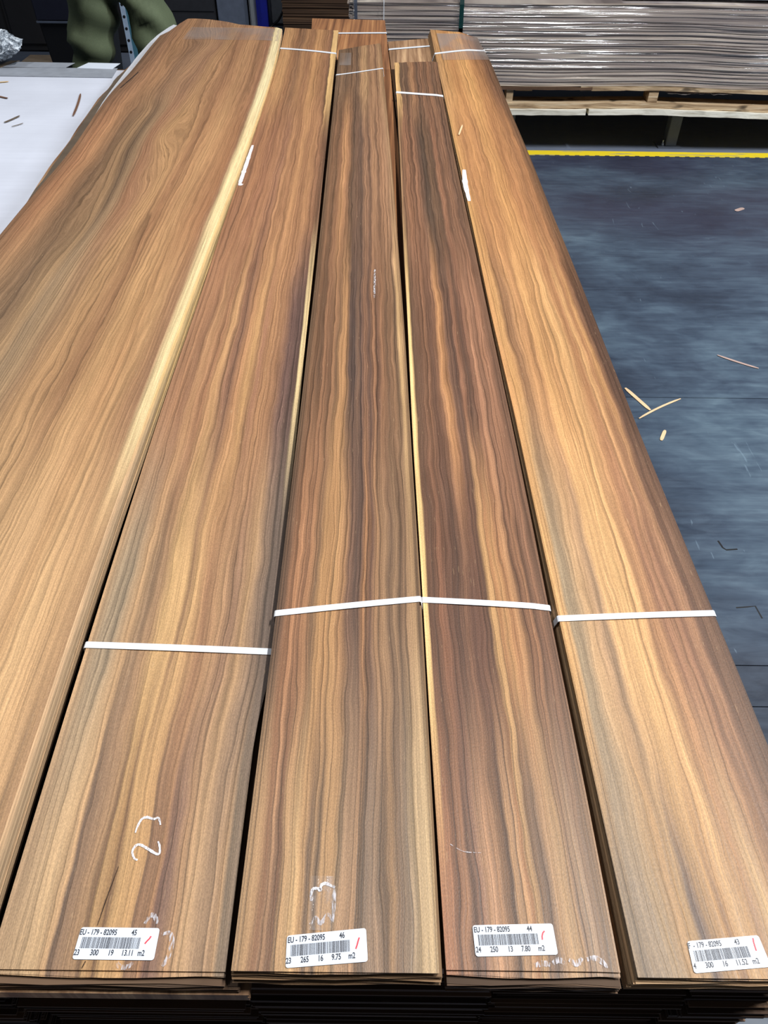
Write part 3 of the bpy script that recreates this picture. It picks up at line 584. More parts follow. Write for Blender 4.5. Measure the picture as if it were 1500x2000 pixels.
def band(root, p0, p1, z, th, wd=.018):
    """plastic band round a second-layer bundle: a flat top run and two side drops"""
    bm = bmesh.new(); x0, y0 = p0; x1, y1 = p1; prof = [(x0-.0012, y0, z-th), (x0-.0012, y0, z+.0004), (x0+.001, y0, z+.0014)]
    prof += [(x0+(x1-x0)*q/8, y0+(y1-y0)*q/8, z+.0016) for q in range(1, 8)] + [(x1-.001, y1, z+.0014), (x1+.0012, y1, z+.0004), (x1+.0012, y1, z-th)]
    V = [[bm.verts.new((a, b-wd/2, c)), bm.verts.new((a, b+wd/2, c))] for a, b, c in prof]
    for A_, B_ in zip(V, V[1:]): bm.faces.new((A_[0], B_[0], B_[1], A_[1]))
    return obj('strap', bm, M['white'], root)
q1 = quad_bundle('veneer_bundle', [(-.097, .18), (-.296, 3.40)], [(.085, .18), (-.019, 3.385)], .829, 8, M['wl'], 'reddish-brown veneer bundle poking out farthest, under the straps of the middle bundles')
band(q1, (-.2815, 3.159), (-.012, 3.18), .829, .016)
q2 = quad_bundle('veneer_bundle', [(.10, .185), (-.006, 3.06)], [(.27, .185), (.155, 3.12)], .829, 8, M['wg'], 'pale-streaked veneer bundle ending behind the narrow reddish bundle, one layer down')
band(q2, (-.002, 2.95), (.15, 3.005), .829, .016)
quad_bundle('veneer_bundle', [(-.300, .160), (-.38, 3.0)], [(-.099, .160), (-.275, 3.0)], .8305, 8, M['wg'], 'second-layer veneer bundle whose pale front lip shows below the sticker ending in 45')
quad_bundle('veneer_bundle', [(.275, .18), (.165, 3.0)], [(.352, .18), (.292, 3.0)], .829, 8, M['wl'], 'second-layer veneer bundle under the golden-brown one at the right edge')
quad_bundle('veneer_bundle', [(-.755, 0.0), (-.775, 3.02)], [(-.335, 0.0), (-.41, 3.02)], .822, 8, M['wg'], 'wide second-layer veneer bundle under the swirling cathedral bundle')
z = .8135; cols = [(-.76, -.335), (-.312, -.115), (-.107, .095), (.103, .27), (.278, .358)]
proto = {}
k = 0
while z > .16:
    for ci, (xa, xb) in enumerate(cols):
        sh = -.026*3
        h = .0275
        if ci not in proto:
            # a long bundle, drifting slightly left towards its far end like the ones above
            bm = bmesh.new(); rnd = random.Random(ci)
            lay = 9
            for i in range(lay):
                a = rnd.uniform(-.003, .003); b_ = rnd.uniform(-.003, .003); c = rnd.uniform(-.006, .006)
                z0 = -h+h/lay*i; z1 = z0+h/lay-.0006
                vs = [bm.verts.new(pp) for pp in ((xa+a, c, z0), (xb+b_, c, z0), (xb+b_-.075, 2.85, z0), (xa+a-.075 if ci else xa+a, 2.85, z0), (xa+a, c, z1), (xb+b_, c, z1), (xb+b_-.075, 2.85, z1), (xa+a-.075 if ci else xa+a, 2.85, z1))]
                for f in ((0,3,2,1),(4,5,6,7),(0,1,5,4),(1,2,6,5),(2,3,7,6),(3,0,4,7)): bm.faces.new([vs[q] for q in f])
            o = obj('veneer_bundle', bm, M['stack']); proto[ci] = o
        else:
            o = proto[ci].copy(); C.objects.link(o)
        o.location = (random.uniform(-.003, .003), .19+random.uniform(-.012, .012), z)
        tag(o, 'dark veneer bundle in the shadowed lower layers of the long stack', 'veneer bundle', 'bundles in the lower layers of the long stack')
    z -= .028; k += 1
zb = z
sp = empty('stack_pallet', (0, 1.6, 0), 'wooden pallet carrying the long stack of loose veneer bundles', 'pallet')
for yy in (.25, .9, 1.55, 2.2, 2.85): bxo('deck_board', (-.80, .42, yy-.06-1.6, yy+.06-1.6, zb-.022, zb), M['pallet'], sp)
for xx in (-.72, -.2, .32): bxo('stringer', (xx-.04, xx+.04, .19-1.6, 2.91-1.6, .0, zb-.022), M['pallet'], sp)

# ------------------------------------------------------------ splinters and shavings
def shaving(x, y, z, dx, dy, wd, mat, label, curl=0.0, group=None, base=None):
    bm = bmesh.new(); n = 8; pts = []; wl_ = []
    for i in range(n+1):
        t_ = i/n-.5; pts.append((dx*t_*1-dy*curl*(t_*t_-.25), dy*t_+dx*curl*(t_*t_-.25), .0006+abs(curl)*.01*(4*t_*t_))); wl_.append(wd*.75*(1-.5*abs(2*t_)**6))
    ribbon(bm, pts, wl_, .0008)
    o = obj('wood_shaving', bm, mat); o.location = (x, y, z)
    return tag(o, label, 'wood shaving', group)
M['shav'] = plain('pale_shaving', (222, 190, 148), .7); M['shav2'] = plain('pinkish_shaving', (176, 150, 140), .7); M['shav3'] = plain('brown_splinter', (112, 80, 60), .7)
g = 'shavings on the dark floor'
shaving(.843, 2.1, .007, .055, -.125, .018, M['shav'], 'short straight pale shaving touching the stack edge, upper arm of a T of shavings', 0, g)
shaving(.905, 2.046, .007, .165, .112, .010, M['shav'], 'long thin bent shaving crossing the floor below the short straight one', -.12, g)
shaving(.879, 1.905, .007, .026, .052, .015, M['shav'], 'small stubby pale shaving lying alone nearest the camera', 0, g)
shaving(1.254, 2.333, .007, .120, -.083, .013, M['shav2'], 'pinkish pointed shaving in the middle of the dark floor', .05, g)
shaving(1.698, 3.67, .007, .05, .034, .03, M['shav2'], 'tiny pink fleck on the dark floor near the yellow tape', 0, g)
x_, z_ = surf('E', .3, 2.066)
shaving(.183, 2.066, z_+.0015, .014, .076, .006, M['shav'], 'thin cream splinter lying on the golden-brown bundle', 0)
x_, z_ = surf('C', .1, 1.9)
for (x, y, dx, dy, wd, m, l) in ((-.934, 2.479, -.040, .21, .009, 'shav3', 'long brown splinter lying upright in view on the white board'),
                                 (-1.078, 2.339, .022, .06, .010, 'kraft', 'short grey splinter nearest the camera on the white board'),
                                 (-1.178, 2.542, .035, -.02, .010, 'shav3', 'brown chip at the left picture edge on the white board'),
                                 (-1.238, 2.70, .035, .012, .010, 'cream', 'yellowish chip farthest back on the white board'),
                                 (-1.045, 2.29, .022, .03, .004, 'kraft', 'hair-thin grey fibre beside the short splinter on the white board')):
    shaving(x, y, .7815, dx, dy, wd, M[m], l, .04, 'chips on the white board')

# ------------------------------------------------------------ white board on the left and what lies on it
tb = empty('work_table', (-1.7, 2.0, 0), 'low table topped with a bright white board, left of the veneer stack', 'table')
bxo('table_top', (-.95, .868, -1.6, .86, .755, .78), M['board'], tb, .002)
bxo('edge_strip', (-.95, .868, .86, .885, .74, .776), M['plank'], tb)
for xx in (-.85, .78):
    for yy in (-1.5, .75): bxo('leg', (xx-.03, xx+.03, yy-.03, yy+.03, 0, .755), M['darkgrey'], tb)
for (pts, m, l) in (([(-1.62, 2.775), (-.905, 2.765), (-.915, 2.875), (-1.62, 2.86)], 'paper', 'long grey paper strip along the far edge of the white board'),
                    ([(-1.30, 2.872), (-1.09, 2.868), (-1.075, 2.93), (-1.28, 2.935)], 'paper', 'squarish grey paper flap behind the long paper strip'),
                    ([(-1.05, 2.868), (-.93, 2.86), (-.92, 2.93), (-1.03, 2.935)], 'sticker', 'pale paper flap below the green trouser leg'),
                    ([(-1.34, 2.86), (-1.305, 2.86), (-1.27, 2.95), (-1.30, 2.95)], 'kraft', 'narrow brown tape strip across the paper at the table end')):
    bm = bmesh.new(); zt = .7812 if m != 'kraft' else .7822
    if 'flap' in l: zt += .001
    vs = [bm.verts.new((x, y, zt)) for x, y in pts]; vt = [bm.verts.new((x, y, zt+.0008)) for x, y in pts]
    bm.faces.new(vs[::-1]); bm.faces.new(vt)
    for i in range(4): bm.faces.new((vs[i], vs[(i+1) % 4], vt[(i+1) % 4], vt[i]))
    tag(obj('paper_sheet', bm, M[m]), l, 'paper')
bm = bmesh.new(); bmesh.ops.create_icosphere(bm, subdivisions=5, radius=1)
for v in bm.verts:
    n_ = v.co.normalized(); k_ = 1+.22*noise.noise(n_*2.3)+.16*abs(noise.noise(n_*6))+.06*noise.noise(n_*16)
    v.co = Vector((n_.x*.085*k_, n_.y*.055*k_, n_.z*.042*k_))
o = obj('plastic_wrap_bundle', bm, M['crumple']); o.location = (-1.328, 2.90, .840)
tag(o, 'crumpled lump of clear plastic film at the far left end of the white board', 'plastic film')
# pale protective sheet and loose greyish veneers sticking out under the wide bundle's left edge
def strip(name, left, right, z, th, mat, label, cat):
    bm = bmesh.new(); T = []
    for (xa, ya, da), (xb, yb, db) in zip(left, right):
        T.append([bm.verts.new((xa, ya, z+da)), bm.verts.new((xb, yb, z+db)), bm.verts.new((xb, yb, z+db-th)), bm.verts.new((xa, ya, z+da-th))])
    for A, B in zip(T, T[1:]):
        for k_ in range(4): bm.faces.new((A[k_], A[(k_+1) % 4], B[(k_+1) % 4], B[k_]))
    bm.faces.new(T[0][::-1]); bm.faces.new(T[-1])
    return tag(obj(name, bm, mat), label, cat)
ysv = [1.35+.05*i for i in range(33)]
def lerp_list(L, y):
    for (a, xa), (b, xb) in zip(L, L[1:]):
        if y <= b: return xa+(xb-xa)*max(0, (y-a)/(b-a))
    return L[-1][1]
LX = [(1.35, -.775), (1.60, -.80), (1.736, -.812), (1.91, -.824), (2.0, -.829), (2.11, -.834), (2.27, -.847), (2.46, -.856), (2.67, -.861), (2.80, -.850), (2.95, -.82)]
def lx(y): return lerp_list(LX, y)-.003*noise.noise(Vector((y*8, 2, 0)))
strip('loose_veneer', [(lx(y), y, .004*noise.noise(Vector((y*6, 0, 0)))) for y in ysv], [(-.772, y, 0) for y in ysv], .806, .004, M['wg'], 'loose greyish veneer sticking out under the wide bundle beside the white board', 'veneer')
strip('loose_veneer', [(lx(y)+.013+.007*noise.noise(Vector((y*9, 7, 0))), y, .003*noise.noise(Vector((y*8, 4, 0)))) for y in ysv], [(-.772, y, 0) for y in ysv], .815, .003, M['kraft'], 'darker loose veneer edge directly above the greyish one', 'veneer')
WC = [(2.1, -.790), (2.345, -.808), (2.56, -.815), (2.825, -.825), (3.0, -.826), (3.11, -.821), (3.22, -.806), (3.29, -.790)]
ysw = [2.1+.04*i for i in range(30)]
strip('white_cover_sheet', [(lerp_list(WC, y), y, .004*smooth(2.2, 2.5, y)) for y in ysw], [(-.76, y, -.004) for y in ysw], .8275, .003, M['paper_white'], 'white cover sheet edge curving round the far left rim of the wide bundle', 'cover sheet')

# ------------------------------------------------------------ wrapped stack on pallet, right background
WX0, WX1, WY0, WY1 = -.19, 3.0, 4.40, 5.62
def wave(x): return .010*math.sin((x-.4)*2.6)*smooth(.9, 1.6, x)-.006*smooth(1.8, 2.6, x)-.004*smooth(1.3, .6, x)
names = ['lowest', 'second', 'third', 'fourth', 'fifth', 'sixth', 'seventh', 'eighth', 'ninth', 'tenth', 'topmost']
zb0 = .345; H_ = .362/11
for i in range(11):
    bm = bmesh.new(); rnd = random.Random(i+90); N = 60; lay = 6
    for q in range(lay):
        z0 = zb0+H_*i+H_/lay*q; z1 = z0+H_/lay-.0005; yo = rnd.uniform(-.006, .006)+.004; T = []
        for a in range(N+1):
            x = WX0+rnd.uniform(-.0005, .0005)+(WX1-WX0)*a/N+(rnd.uniform(-.02, .02) if a in (0, N) else 0)
            dz = wave(x)*(1-.35*i/11)+.0045*noise.noise(Vector((x*3, z0*5, 0))); dy = .006*noise.noise(Vector((x*2, q+i*6, 4)))
            T.append([bm.verts.new((x, WY0+yo+dy, z0+dz)), bm.verts.new((x, WY1, z0+dz)), bm.verts.new((x, WY1, z1+dz)), bm.verts.new((x, WY0+yo+dy, z1+dz))])
        for A, B in zip(T, T[1:]):
            for k_ in range(4): bm.faces.new((A[k_], A[(k_+1) % 4], B[(k_+1) % 4], B[k_]))
        bm.faces.new(T[0][::-1]); bm.faces.new(T[-1])
    tag(obj('wrapped_veneer_layer', bm, M['wedge']), f'{names[i]} layer of grey-brown veneers {"resting on the pallet " if i == 0 else ("under the white top board " if i == 10 else "counted from the pallet ")}inside the film-wrapped stack', 'veneer layer', 'layers of the film-wrapped stack')
bm = bmesh.new(); N = 90; prof = [(.006, .352), (-.004, .36), (-.009, .45), (-.008, .55), (-.010, .65), (-.006, .702), (.01, .709), (.12, .711)]
T = []
for a in range(N+1):
    x = WX0-.012+(WX1-WX0+.024)*a/N
    T.append([bm.verts.new((x, WY0+dy+.006*noise.noise(Vector((x*5, zz_*6, 0))), zz_+wave(x)*(1-.35*(zz_-.345)/.36)+.004*noise.noise(Vector((x*7, zz_*20, 3))))) for dy, zz_ in prof])
for A, B in zip(T, T[1:]):
    for k_ in range(len(prof)-1): bm.faces.new((A[k_], A[k_+1], B[k_+1], B[k_]))
for e_, xx in ((0, WX0-.014), (N, WX1+.014)):
    c0 = T[e_]; pr = [bm.verts.new((xx, WY1+.01, v.co.z)) for v in c0[:7]]
    for k_ in range(6): bm.faces.new((c0[k_], c0[k_+1], pr[k_+1], pr[k_]))
tag(obj('stretch_film', bm, M['film'], None, True), 'glossy clear stretch film wrapped round the grey-brown veneer stack on the pallet', 'plastic film')
tbd = bevel_box(1.15, 3.2, WY0+.05, WY1-.05, .720, .734, .003)
tag(obj('top_board', tbd, M['sticker']), 'pale board lying on top of the film-wrapped stack', 'board')
def vstrap(x, lean, wd, mat, label):
    bm = bmesh.new(); T = []
    pr = [(WY0+.3, .735), (WY0-.004, .728), (WY0-.014, .70), (WY0-.015, .6), (WY0-.015, .45), (WY0-.013, .335), (WY0+.3, .32)]
    for y, z_ in pr:
        xx = x+lean*(z_-.7); T.append([bm.verts.new((xx-wd/2, y, z_)), bm.verts.new((xx+wd/2, y, z_))])
    for A, B in zip(T, T[1:]): bm.faces.new((A[0], A[1], B[1], B[0]))
    bmesh.ops.solidify(bm, geom=bm.faces[:], thickness=.001)
    return tag(obj('packing_strap', bm, mat), label, 'strap')
vstrap(.351, -.01, .021, M['green_strap'], 'dark green packing strap running down the wrapped stack')
vstrap(-.168, .0, .016, M['bluegrey'], 'grey-blue packing strap at the left end of the wrapped stack')
vstrap(-.03, .0, .004, M['white'], 'thin whitish cord on the left part of the wrapped stack')
# pallet under it
pl = empty('pallet', (1.4, 5.0, .2), 'worn pallet with warped boards under the film-wrapped stack', 'pallet')
def warped(name, x0, x1, y0, y1, z0, z1, mat, gap=None):
    bm = bmesh.new(); N = 50; T = []
    for a in range(N+1):
        x = x0+(x1-x0)*a/N; w_ = wave(x)*.9+.002*noise.noise(Vector((x*9, z0*50, 0))); t_ = .002*noise.noise(Vector((x*14, z0*90, 7)))
        if gap and abs(x-gap) < .035: t_ -= .010*(1-abs(x-gap)/.035)
        T.append([bm.verts.new((x-1.4, y0-5+.004*noise.noise(Vector((x*8, z1, 0))), z0-.2+w_-t_)), bm.verts.new((x-1.4, y1-5, z0-.2+w_)), bm.verts.new((x-1.4, y1-5, z1-.2+w_)), bm.verts.new((x-1.4, y0-5, z1-.2+w_+t_))])
    for A, B in zip(T, T[1:]):
        for k_ in range(4): bm.faces.new((A[k_], A[(k_+1) % 4], B[(k_+1) % 4], B[k_]))
    bm.faces.new(T[0][::-1]); bm.faces.new(T[-1])
    return obj(name, bm, mat, pl)
warped('deck_board', .45, 1.06, 4.395, 4.50, .327, .341, M['plank'])
warped('deck_board', 1.0, 3.0, 4.40, 4.52, .322, .343, M['pallet'])
for yy in (4.75, 5.05, 5.4): warped('deck_board', .45, 3.0, yy, yy+.11, .322, .343, M['pallet'])
for yy in (4.41, 5.0, 5.5):
    for xx, ww in ((.635, .035), (1.39, .05), (2.15, .05), (2.9, .05)):
        bxo('block', (xx-ww/2-1.4, xx+ww/2-1.4, yy-5, yy+.1-5, .262-.2+wave(xx)*.9-.003, .325-.2+wave(xx)*.9), M['pallet'], pl)
warped('bottom_board', .45, 3.0, 4.40, 4.52, .237, .262, M['pallet'])
warped('bottom_board', .45, 1.045, 4.385, 4.50, .209, .236, M['palletwhite'])
warped('bottom_board', 1.06, 3.0, 4.385, 4.50, .209, .236, M['palletwhite'])
for yy in (5.0, 5.45): warped('bottom_board', .45, 3.0, yy, yy+.1, .215, .262, M['pallet'])
bxo('slat_end', (.67-1.4, .76-1.4, 4.47-5, 4.6-5, .300-.2, .318-.2), M['pallet'], pl)
bm = bmesh.new(); bmesh.ops.create_grid(bm, x_segments=14, y_segments=3, size=.5)
for v in bm.verts: v.co = Vector((v.co.x*.34+1.63-1.4, 4.43+v.co.y*.05-5, .312-.2+.01*noise.noise(Vector((v.co.x*9, v.co.y*3, 0)))))
obj('torn_film', bm, M['film_patch'], pl)
# support feet
def stand(x, label):
    r = empty('steel_stand', (x, 4.575, 0), label, 'steel foot', 'steel feet under the pallet')
    bxo('foot_plate', (-.066, .066, -.052, .056, .0, .006), M['darksteel'], r, .001)
    bxo('column', (-.022, .040, -.03, .035, .006, .20), M['darksteel'], r, .003)
    bxo('top_plate', (-.055, .055, -.09, .08, .200, .207), M['steel'], r, .001)
    bm = bmesh.new(); tube(bm, [(-.036, -.022, .006), (-.036, -.022, .010)], .014, 16); bo = obj('bolt', bm, M['steel'], r)
    bm = bmesh.new(); tube(bm, [(-.036, -.022, .010), (-.036, -.022, .020)], .010, 6); obj('nut', bm, M['steel'], bo)
    bm = bmesh.new(); tube(bm, [(-.036, -.022, .020), (-.036, -.022, .036)], .005, 10); obj('bolt_thread', bm, M['steel'], bo)
stand(1.585, 'steel foot with bolted floor plate standing in full view under the pallet')
stand(.66, 'steel foot half hidden by the golden-brown bundle under the pallet')
stand(2.75, 'steel foot under the far right end of the pallet')

# ------------------------------------------------------------ background left
cab = empty('dark_backdrop_cabinet', (-1.9, 4.95, 0), 'added black cabinet filling the dark behind the person in green trousers', 'cabinet')  # invented body, added as black backing for the dark background
bxo('body', (-.85, .58, -.25, .35, .40, 1.9), M['black'], cab, .01)
bxo('door', (-.80, -.14, -.262, -.25, .44, 1.86), M['black'], cab, .004); bxo('door', (-.12, .54, -.262, -.25, .44, 1.86), M['black'], cab, .004)
for xx in (-.8, .53):
    for yy in (-.2, .3): bxo('leg', (xx-.025, xx+.025, yy-.025, yy+.025, 0, .4), M['black'], cab)
bn = empty('cardboard_box', (-1.72, 4.45, 0), 'low brownish cardboard box on the floor behind the white board', 'box')
bxo('carton', (-.22, .22, -.2, .2, 0, .40), M['kraft'], bn, .004); bxo('lid_flap', (-.22, .22, -.215, -.2, .30, .405), M['plank'], bn)
# tapered black bin with navy rim
wb = empty('waste_bin', (-1.385, 3.95, 0), 'black tapered bin with a dark navy rim beside the green trousers', 'bin')
def frust(name, a, b, z0, z1, mat, parent):
    bm = bmesh.new(); n = 4
    q0 = [(-a, -a), (a, -a), (a, a), (-a, a)]; q1 = [(-b, -b), (b, -b), (b, b), (-b, b)]
    v0 = [bm.verts.new((x, y*.8, z0)) for x, y in q0]; v1 = [bm.verts.new((x, y*.8, z1)) for x, y in q1]
    bm.faces.new(v0[::-1]); bm.faces.new(v1)
    for i in range(4): bm.faces.new((v0[i], v0[(i+1) % 4], v1[(i+1) % 4], v1[i]))
    bmesh.ops.bevel(bm, geom=bm.edges[:], offset=.006, segments=2, affect='EDGES')
    return obj(name, bm, mat, parent)
frust('body', .09, .140, .01, .72, M['black'], wb); frust('rim', .145, .15, .72, .92, M['navy'], wb)
bxo('rim_edge', (-.144, .144, -.122, -.1165, .715, .722), M['bluegrey'], wb)
# perforated teal rack upright
ru = empty('rack_upright', (-1.24, 4.3, 0), 'slim perforated teal rack upright seen between the green trouser legs', 'rack upright')
bm = bmesh.new(); box(bm, -.052, -.032, 0, .002, 0, 2.2); box(bm, -.032, .055, -.002, .0005, 0, 2.2); box(bm, .053, .055, 0, .07, 0, 2.2)
obj('channel', bm, M['teal'], ru)
bm = bmesh.new(); box(bm, -.055, -.032, -.004, -.002, 0, 2.2); obj('front_flange', bm, plain('pale_enamel', (150, 168, 190), .4), ru)
bm = bmesh.new()
for i in range(42):
    tube(bm, [(-.0435, -.0052, .05+i*.05), (-.0435, -.0038, .05+i*.05)], .0065, 10)
obj('holes', bm, M['black'], ru)
# far row on the floor
def cabinet(name, x0, x1, y0, y1, z1, m, label, extra=None):
    r = empty(name, ((x0+x1)/2, (y0+y1)/2, 0), label, 'cabinet'); cx = (x0+x1)/2; cy = (y0+y1)/2
    bxo('body', (x0-cx, x1-cx, y0-cy, y1-cy, .015, z1), M[m], r, .01)
    bxo('plinth', (x0-cx+.02, x1-cx-.02, y0-cy+.02, y1-cy-.02, 0, .015), M['black'], r)
    if extra: bxo('drawer_front', (x0-cx+.006, x1-cx-.006, y0-cy-.012, y0-cy, .03, extra), M[m], r, .004); bxo('drawer_front', (x0-cx+.006, x1-cx-.006, y0-cy-.012, y0-cy, extra+.012, z1-.02), M[m], r, .004)
    return r
cabinet('storage_bin', -1.86, -1.345, 6.9, 7.5, .95, 'darkgrey', 'dark charcoal storage unit behind the far left corner of the wide bundle', .165)
cabinet('storage_bin', -1.335, -1.125, 6.9, 7.5, .95, 'bluegrey', 'blue-grey cabinet between the charcoal unit and the blue post', .6)
cabinet('machine_cabinet', -1.11, -1.075, 7.05, 7.5, .9, 'palegrey', 'slim pale grey panel just left of the blue post')
r = empty('rack_post', (-1.035, 7.25, 0), 'deep blue steel rack post behind the wide bundle', 'rack post')
bxo('post', (-.047, .047, -.04, .04, .006, 2.4), M['blue'], r, .003); bxo('base_plate', (-.07, .07, -.07, .07, 0, .006), M['blue'], r)
cabinet('machine_cabinet', -.975, -.84, 7.3, 7.8, .9, 'palegrey', 'pale grey machine housing just right of the blue post')
bm = bmesh.new(); pts = [(-.86+.10*math.cos(t_)-.03, 7.2, .02+.2*math.sin(t_)*1.3) for t_ in [R(-70+ i*14) for i in range(11)]]
pts = [(-.80, 7.22, .5), (-.815, 7.22, .3), (-.84, 7.22, .19), (-.87, 7.22, .11), (-.905, 7.22, .06), (-.94, 7.22, .035), (-.975, 7.2, .012)]
tube(bm, pts, .009, 8); tag(obj('cable', bm, M['black']), 'black cable hanging down beside the pale grey machine housing', 'cable')
for i in range(8):
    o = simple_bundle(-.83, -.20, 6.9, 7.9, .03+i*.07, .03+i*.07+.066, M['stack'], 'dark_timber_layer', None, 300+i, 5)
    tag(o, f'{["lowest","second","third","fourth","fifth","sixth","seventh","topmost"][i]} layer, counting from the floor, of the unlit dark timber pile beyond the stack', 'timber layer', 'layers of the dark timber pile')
tag(bxs('timber_bearer', [(-.80, -.22, 6.95, 7.03, 0, .029), (-.80, -.22, 7.75, 7.83, 0, .029)], M['pallet']), 'pair of bearers under the dark timber pile', 'bearer')

# ------------------------------------------------------------ person in green trousers
def skin_mesh(name, verts, edges, radii, mat, parent, sub=2, root=0, disp=None):
    me = bpy.data.meshes.new(name); me.from_pydata([Vector(v) for v in verts], edges, [])
    o = bpy.data.objects.new(name, me); C.objects.link(o)
    md = o.modifiers.new('s', 'SKIN'); md.use_smooth_shade = True
    for i, r_ in enumerate(radii):
        me.skin_vertices[0].data[i].radius = (r_, r_) if not isinstance(r_, tuple) else r_
        me.skin_vertices[0].data[i].use_root = (i == root)
    sb = o.modifiers.new('d', 'SUBSURF'); sb.levels = sub; sb.render_levels = sub
    bpy.context.view_layer.update()
    nm = bpy.data.meshes.new_from_object(o.evaluated_get(bpy.context.evaluated_depsgraph_get()))
    bpy.data.objects.remove(o)
    if disp:
        for v in nm.vertices: v.co += v.normal*disp(v.co)
    for p_ in nm.polygons: p_.use_smooth = True
    nm.materials.clear(); nm.materials.append(mat)
    o = bpy.data.objects.new(name, nm); C.objects.link(o); o.parent = parent
    return o
PX, PY = -1.07, 3.50
pr = empty('person', (PX, PY, 0), 'person in loose olive green trousers standing behind the white board', 'person')
# body (one continuous surface)
bv = [(0, 0, .96), (0, 0, 1.12), (0, .01, 1.30), (0, .01, 1.44), (0, 0, 1.53), (0, -.005, 1.60),
      (-.17, 0, 1.43), (-.22, -.01, 1.15), (-.17, -.20, 1.19), (-.14, -.26, 1.21),
      (.17, 0, 1.43), (.23, -.01, 1.15), (.17, -.20, 1.19), (.14, -.26, 1.21),
      (-.09, 0, .90), (-.145, -.03, .50), (-.165, .04, .09), (.09, 0, .90), (.165, -.06, .50), (.18, .02, .09)]
be = [(0, 1), (1, 2), (2, 3), (3, 4), (4, 5), (3, 6), (6, 7), (7, 8), (8, 9), (3, 10), (10, 11), (11, 12), (12, 13), (0, 14), (14, 15), (15, 16), (0, 17), (17, 18), (18, 19)]
brad = [(.12, .09), (.12, .085), (.15, .10), (.12, .08), .05, .055, .055, .042, .030, .028, .055, .042, .030, .028, .06, .05, .035, .06, .05, .035]
skin_mesh('body', bv, be, brad, M['skin'], pr)
def head(parent):
    bm = bmesh.new(); bmesh.ops.create_uvsphere(bm, u_segments=32, v_segments=24, radius=1)
    for v in bm.verts:
        x, y, z_ = v.co
        k_ = 1-.18*smooth(0, -1, z_); v.co = Vector((x*.075*k_, y*.095*(1-.1*smooth(0, -1, z_)), z_*.12))
        if y < 0:
            v.co.y -= .022*math.exp(-((x/.16)**2+((z_+.12)/.2)**2))      # nose
            v.co.y += .010*(math.exp(-(((x-.38)/.18)**2+((z_-.05)/.12)**2))+math.exp(-(((x+.38)/.18)**2+((z_-.05)/.12)**2)))
            v.co.y -= .006*math.exp(-((x/.3)**2+((z_+.5)/.08)**2))
    bmesh.ops.translate(bm, verts=bm.verts, vec=(0, -.01, 1.68))
    for s_ in (-1, 1):
        r_ = bmesh.ops.create_icosphere(bm, subdivisions=2, radius=1)
        for v in r_['verts']: v.co = Vector((v.co.x*.01+s_*.073, v.co.y*.018, v.co.z*.03+1.67))
    h = obj('head', bm, M['skin'], parent, True)
    bm = bmesh.new()
    bmesh.ops.create_uvsphere(bm, u_segments=32, v_segments=24, radius=1)
    bmesh.ops.delete(bm, geom=[v for v in bm.verts if v.co.z < -.25 or (v.co.y < -.45 and v.co.z < .5)], context='VERTS')
    for v in bm.verts: v.co = Vector((v.co.x*.082, v.co.y*.103, v.co.z*.128+1.683))
    obj('hair', bm, M['hair'], parent, True)
    for s_ in (-1, 1):
        bm = bmesh.new(); bmesh.ops.create_uvsphere(bm, u_segments=12, v_segments=8, radius=1)
        for v in bm.verts: v.co = Vector((v.co.x*.012+s_*.028, v.co.y*.008-.088, v.co.z*.006+1.686))
        obj('eye', bm, M['black'], h, True)
head(pr)
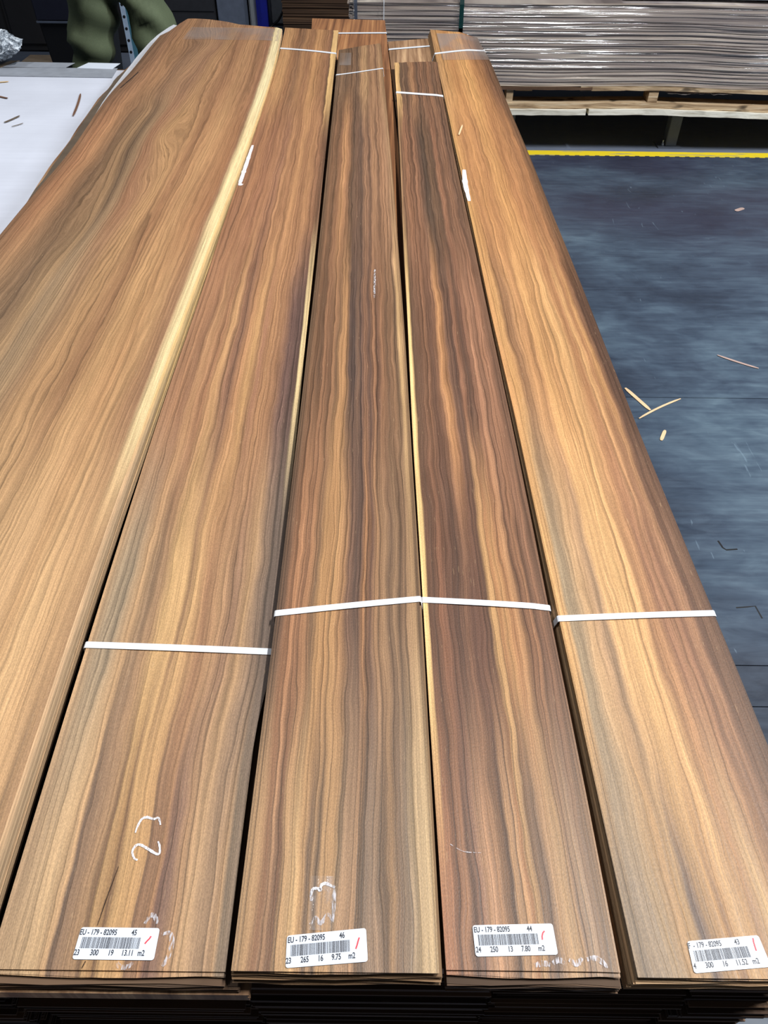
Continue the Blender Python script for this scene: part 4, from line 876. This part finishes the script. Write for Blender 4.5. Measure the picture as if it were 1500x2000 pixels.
for s_ in (-1, 1):   # hands: palm, four fingers, thumb, loosely curled in front of the belly
    wx = s_*.14; wz = 1.21
    hv = [(wx, -.26, wz), (wx-s_*.02, -.305, wz+.005), (wx-s_*.03, -.33, wz+.006)]; he = [(0, 1), (1, 2)]; hr = [.026, (.034, .016), (.034, .015)]
    for oz, ln in ((.027, .072), (.009, .082), (-.009, .077), (-.027, .060)):
        b0 = len(hv); hv += [(wx-s_*.036, -.347, wz+oz), (wx-s_*.046, -.347-ln*.42, wz+oz), (wx-s_*.07, -.345-ln*.72, wz+oz-.004)]
        he += [(2, b0), (b0, b0+1), (b0+1, b0+2)]; hr += [.0092, .0086, .0078]
    b0 = len(hv); hv += [(wx-s_*.02, -.30, wz+.036), (wx-s_*.035, -.325, wz+.055), (wx-s_*.055, -.345, wz+.060)]; he += [(1, b0), (b0, b0+1), (b0+1, b0+2)]; hr += [.012, .011, .009]
    skin_mesh('hand', hv, he, hr, M['skin'], pr, 1)
def folds(co):
    a = .012*math.sin(co.z*42+co.x*30+3*noise.noise(co*5))*smooth(.25, .5, co.z)
    a += .014*max(0, 1-abs(noise.noise(Vector((co.x*5+co.z*4, co.y*4, co.z*7-co.x*6))))*6)**2*smooth(.2, .5, co.z)
    return a*.7+.006*noise.noise(Vector((co.x*9, co.y*9, co.z*14)))
tv = [(0, 0, .99), (-.07, 0, .93), (-.098, -.01, .80), (-.138, -.02, .66), (-.150, -.03, .50), (-.155, 0, .30), (-.165, .03, .12),
      (.09, 0, .93), (.128, -.01, .82), (.165, -.03, .66), (.165, -.06, .50), (.175, -.02, .30), (.18, .02, .12), (0, 0, 1.05)]
te = [(13, 0), (0, 1), (1, 2), (2, 3), (3, 4), (4, 5), (5, 6), (0, 7), (7, 8), (8, 9), (9, 10), (10, 11), (11, 12)]
trad = [(.16, .125), .115, .105, .078, .078, .078, .078, .105, .088, .09, .092, .085, .078, (.155, .12)]
skin_mesh('trousers', tv, te, trad, M['trouser'], pr, 3, 0, folds)
sv = [(0, 0, .935), (0, 0, 1.12), (0, .01, 1.30), (0, .01, 1.44), (0, .005, 1.50), (-.17, 0, 1.43), (-.21, -.01, 1.24), (.17, 0, 1.43), (.215, -.01, 1.24)]
se = [(0, 1), (1, 2), (2, 3), (3, 4), (3, 5), (5, 6), (3, 7), (7, 8)]
skin_mesh('shirt', sv, se, [(.195, .155), (.17, .13), (.175, .125), (.145, .105), .065, .075, .066, .075, .066], M['shirt'], pr, 2, 0, lambda co: .006*noise.noise(co*9))
for sx, sy in ((-.165, .04), (.18, .02)):
    bm = bmesh.new(); bmesh.ops.create_uvsphere(bm, u_segments=20, v_segments=14, radius=1)
    for v in bm.verts: v.co = Vector((sx+v.co.x*.05, sy-.07+v.co.y*.145, .002+max(0, .045+v.co.z*.05*(1+.5*smooth(0, 1, v.co.y)))))
    obj('shoe', bm, M['shoe'], pr, True)
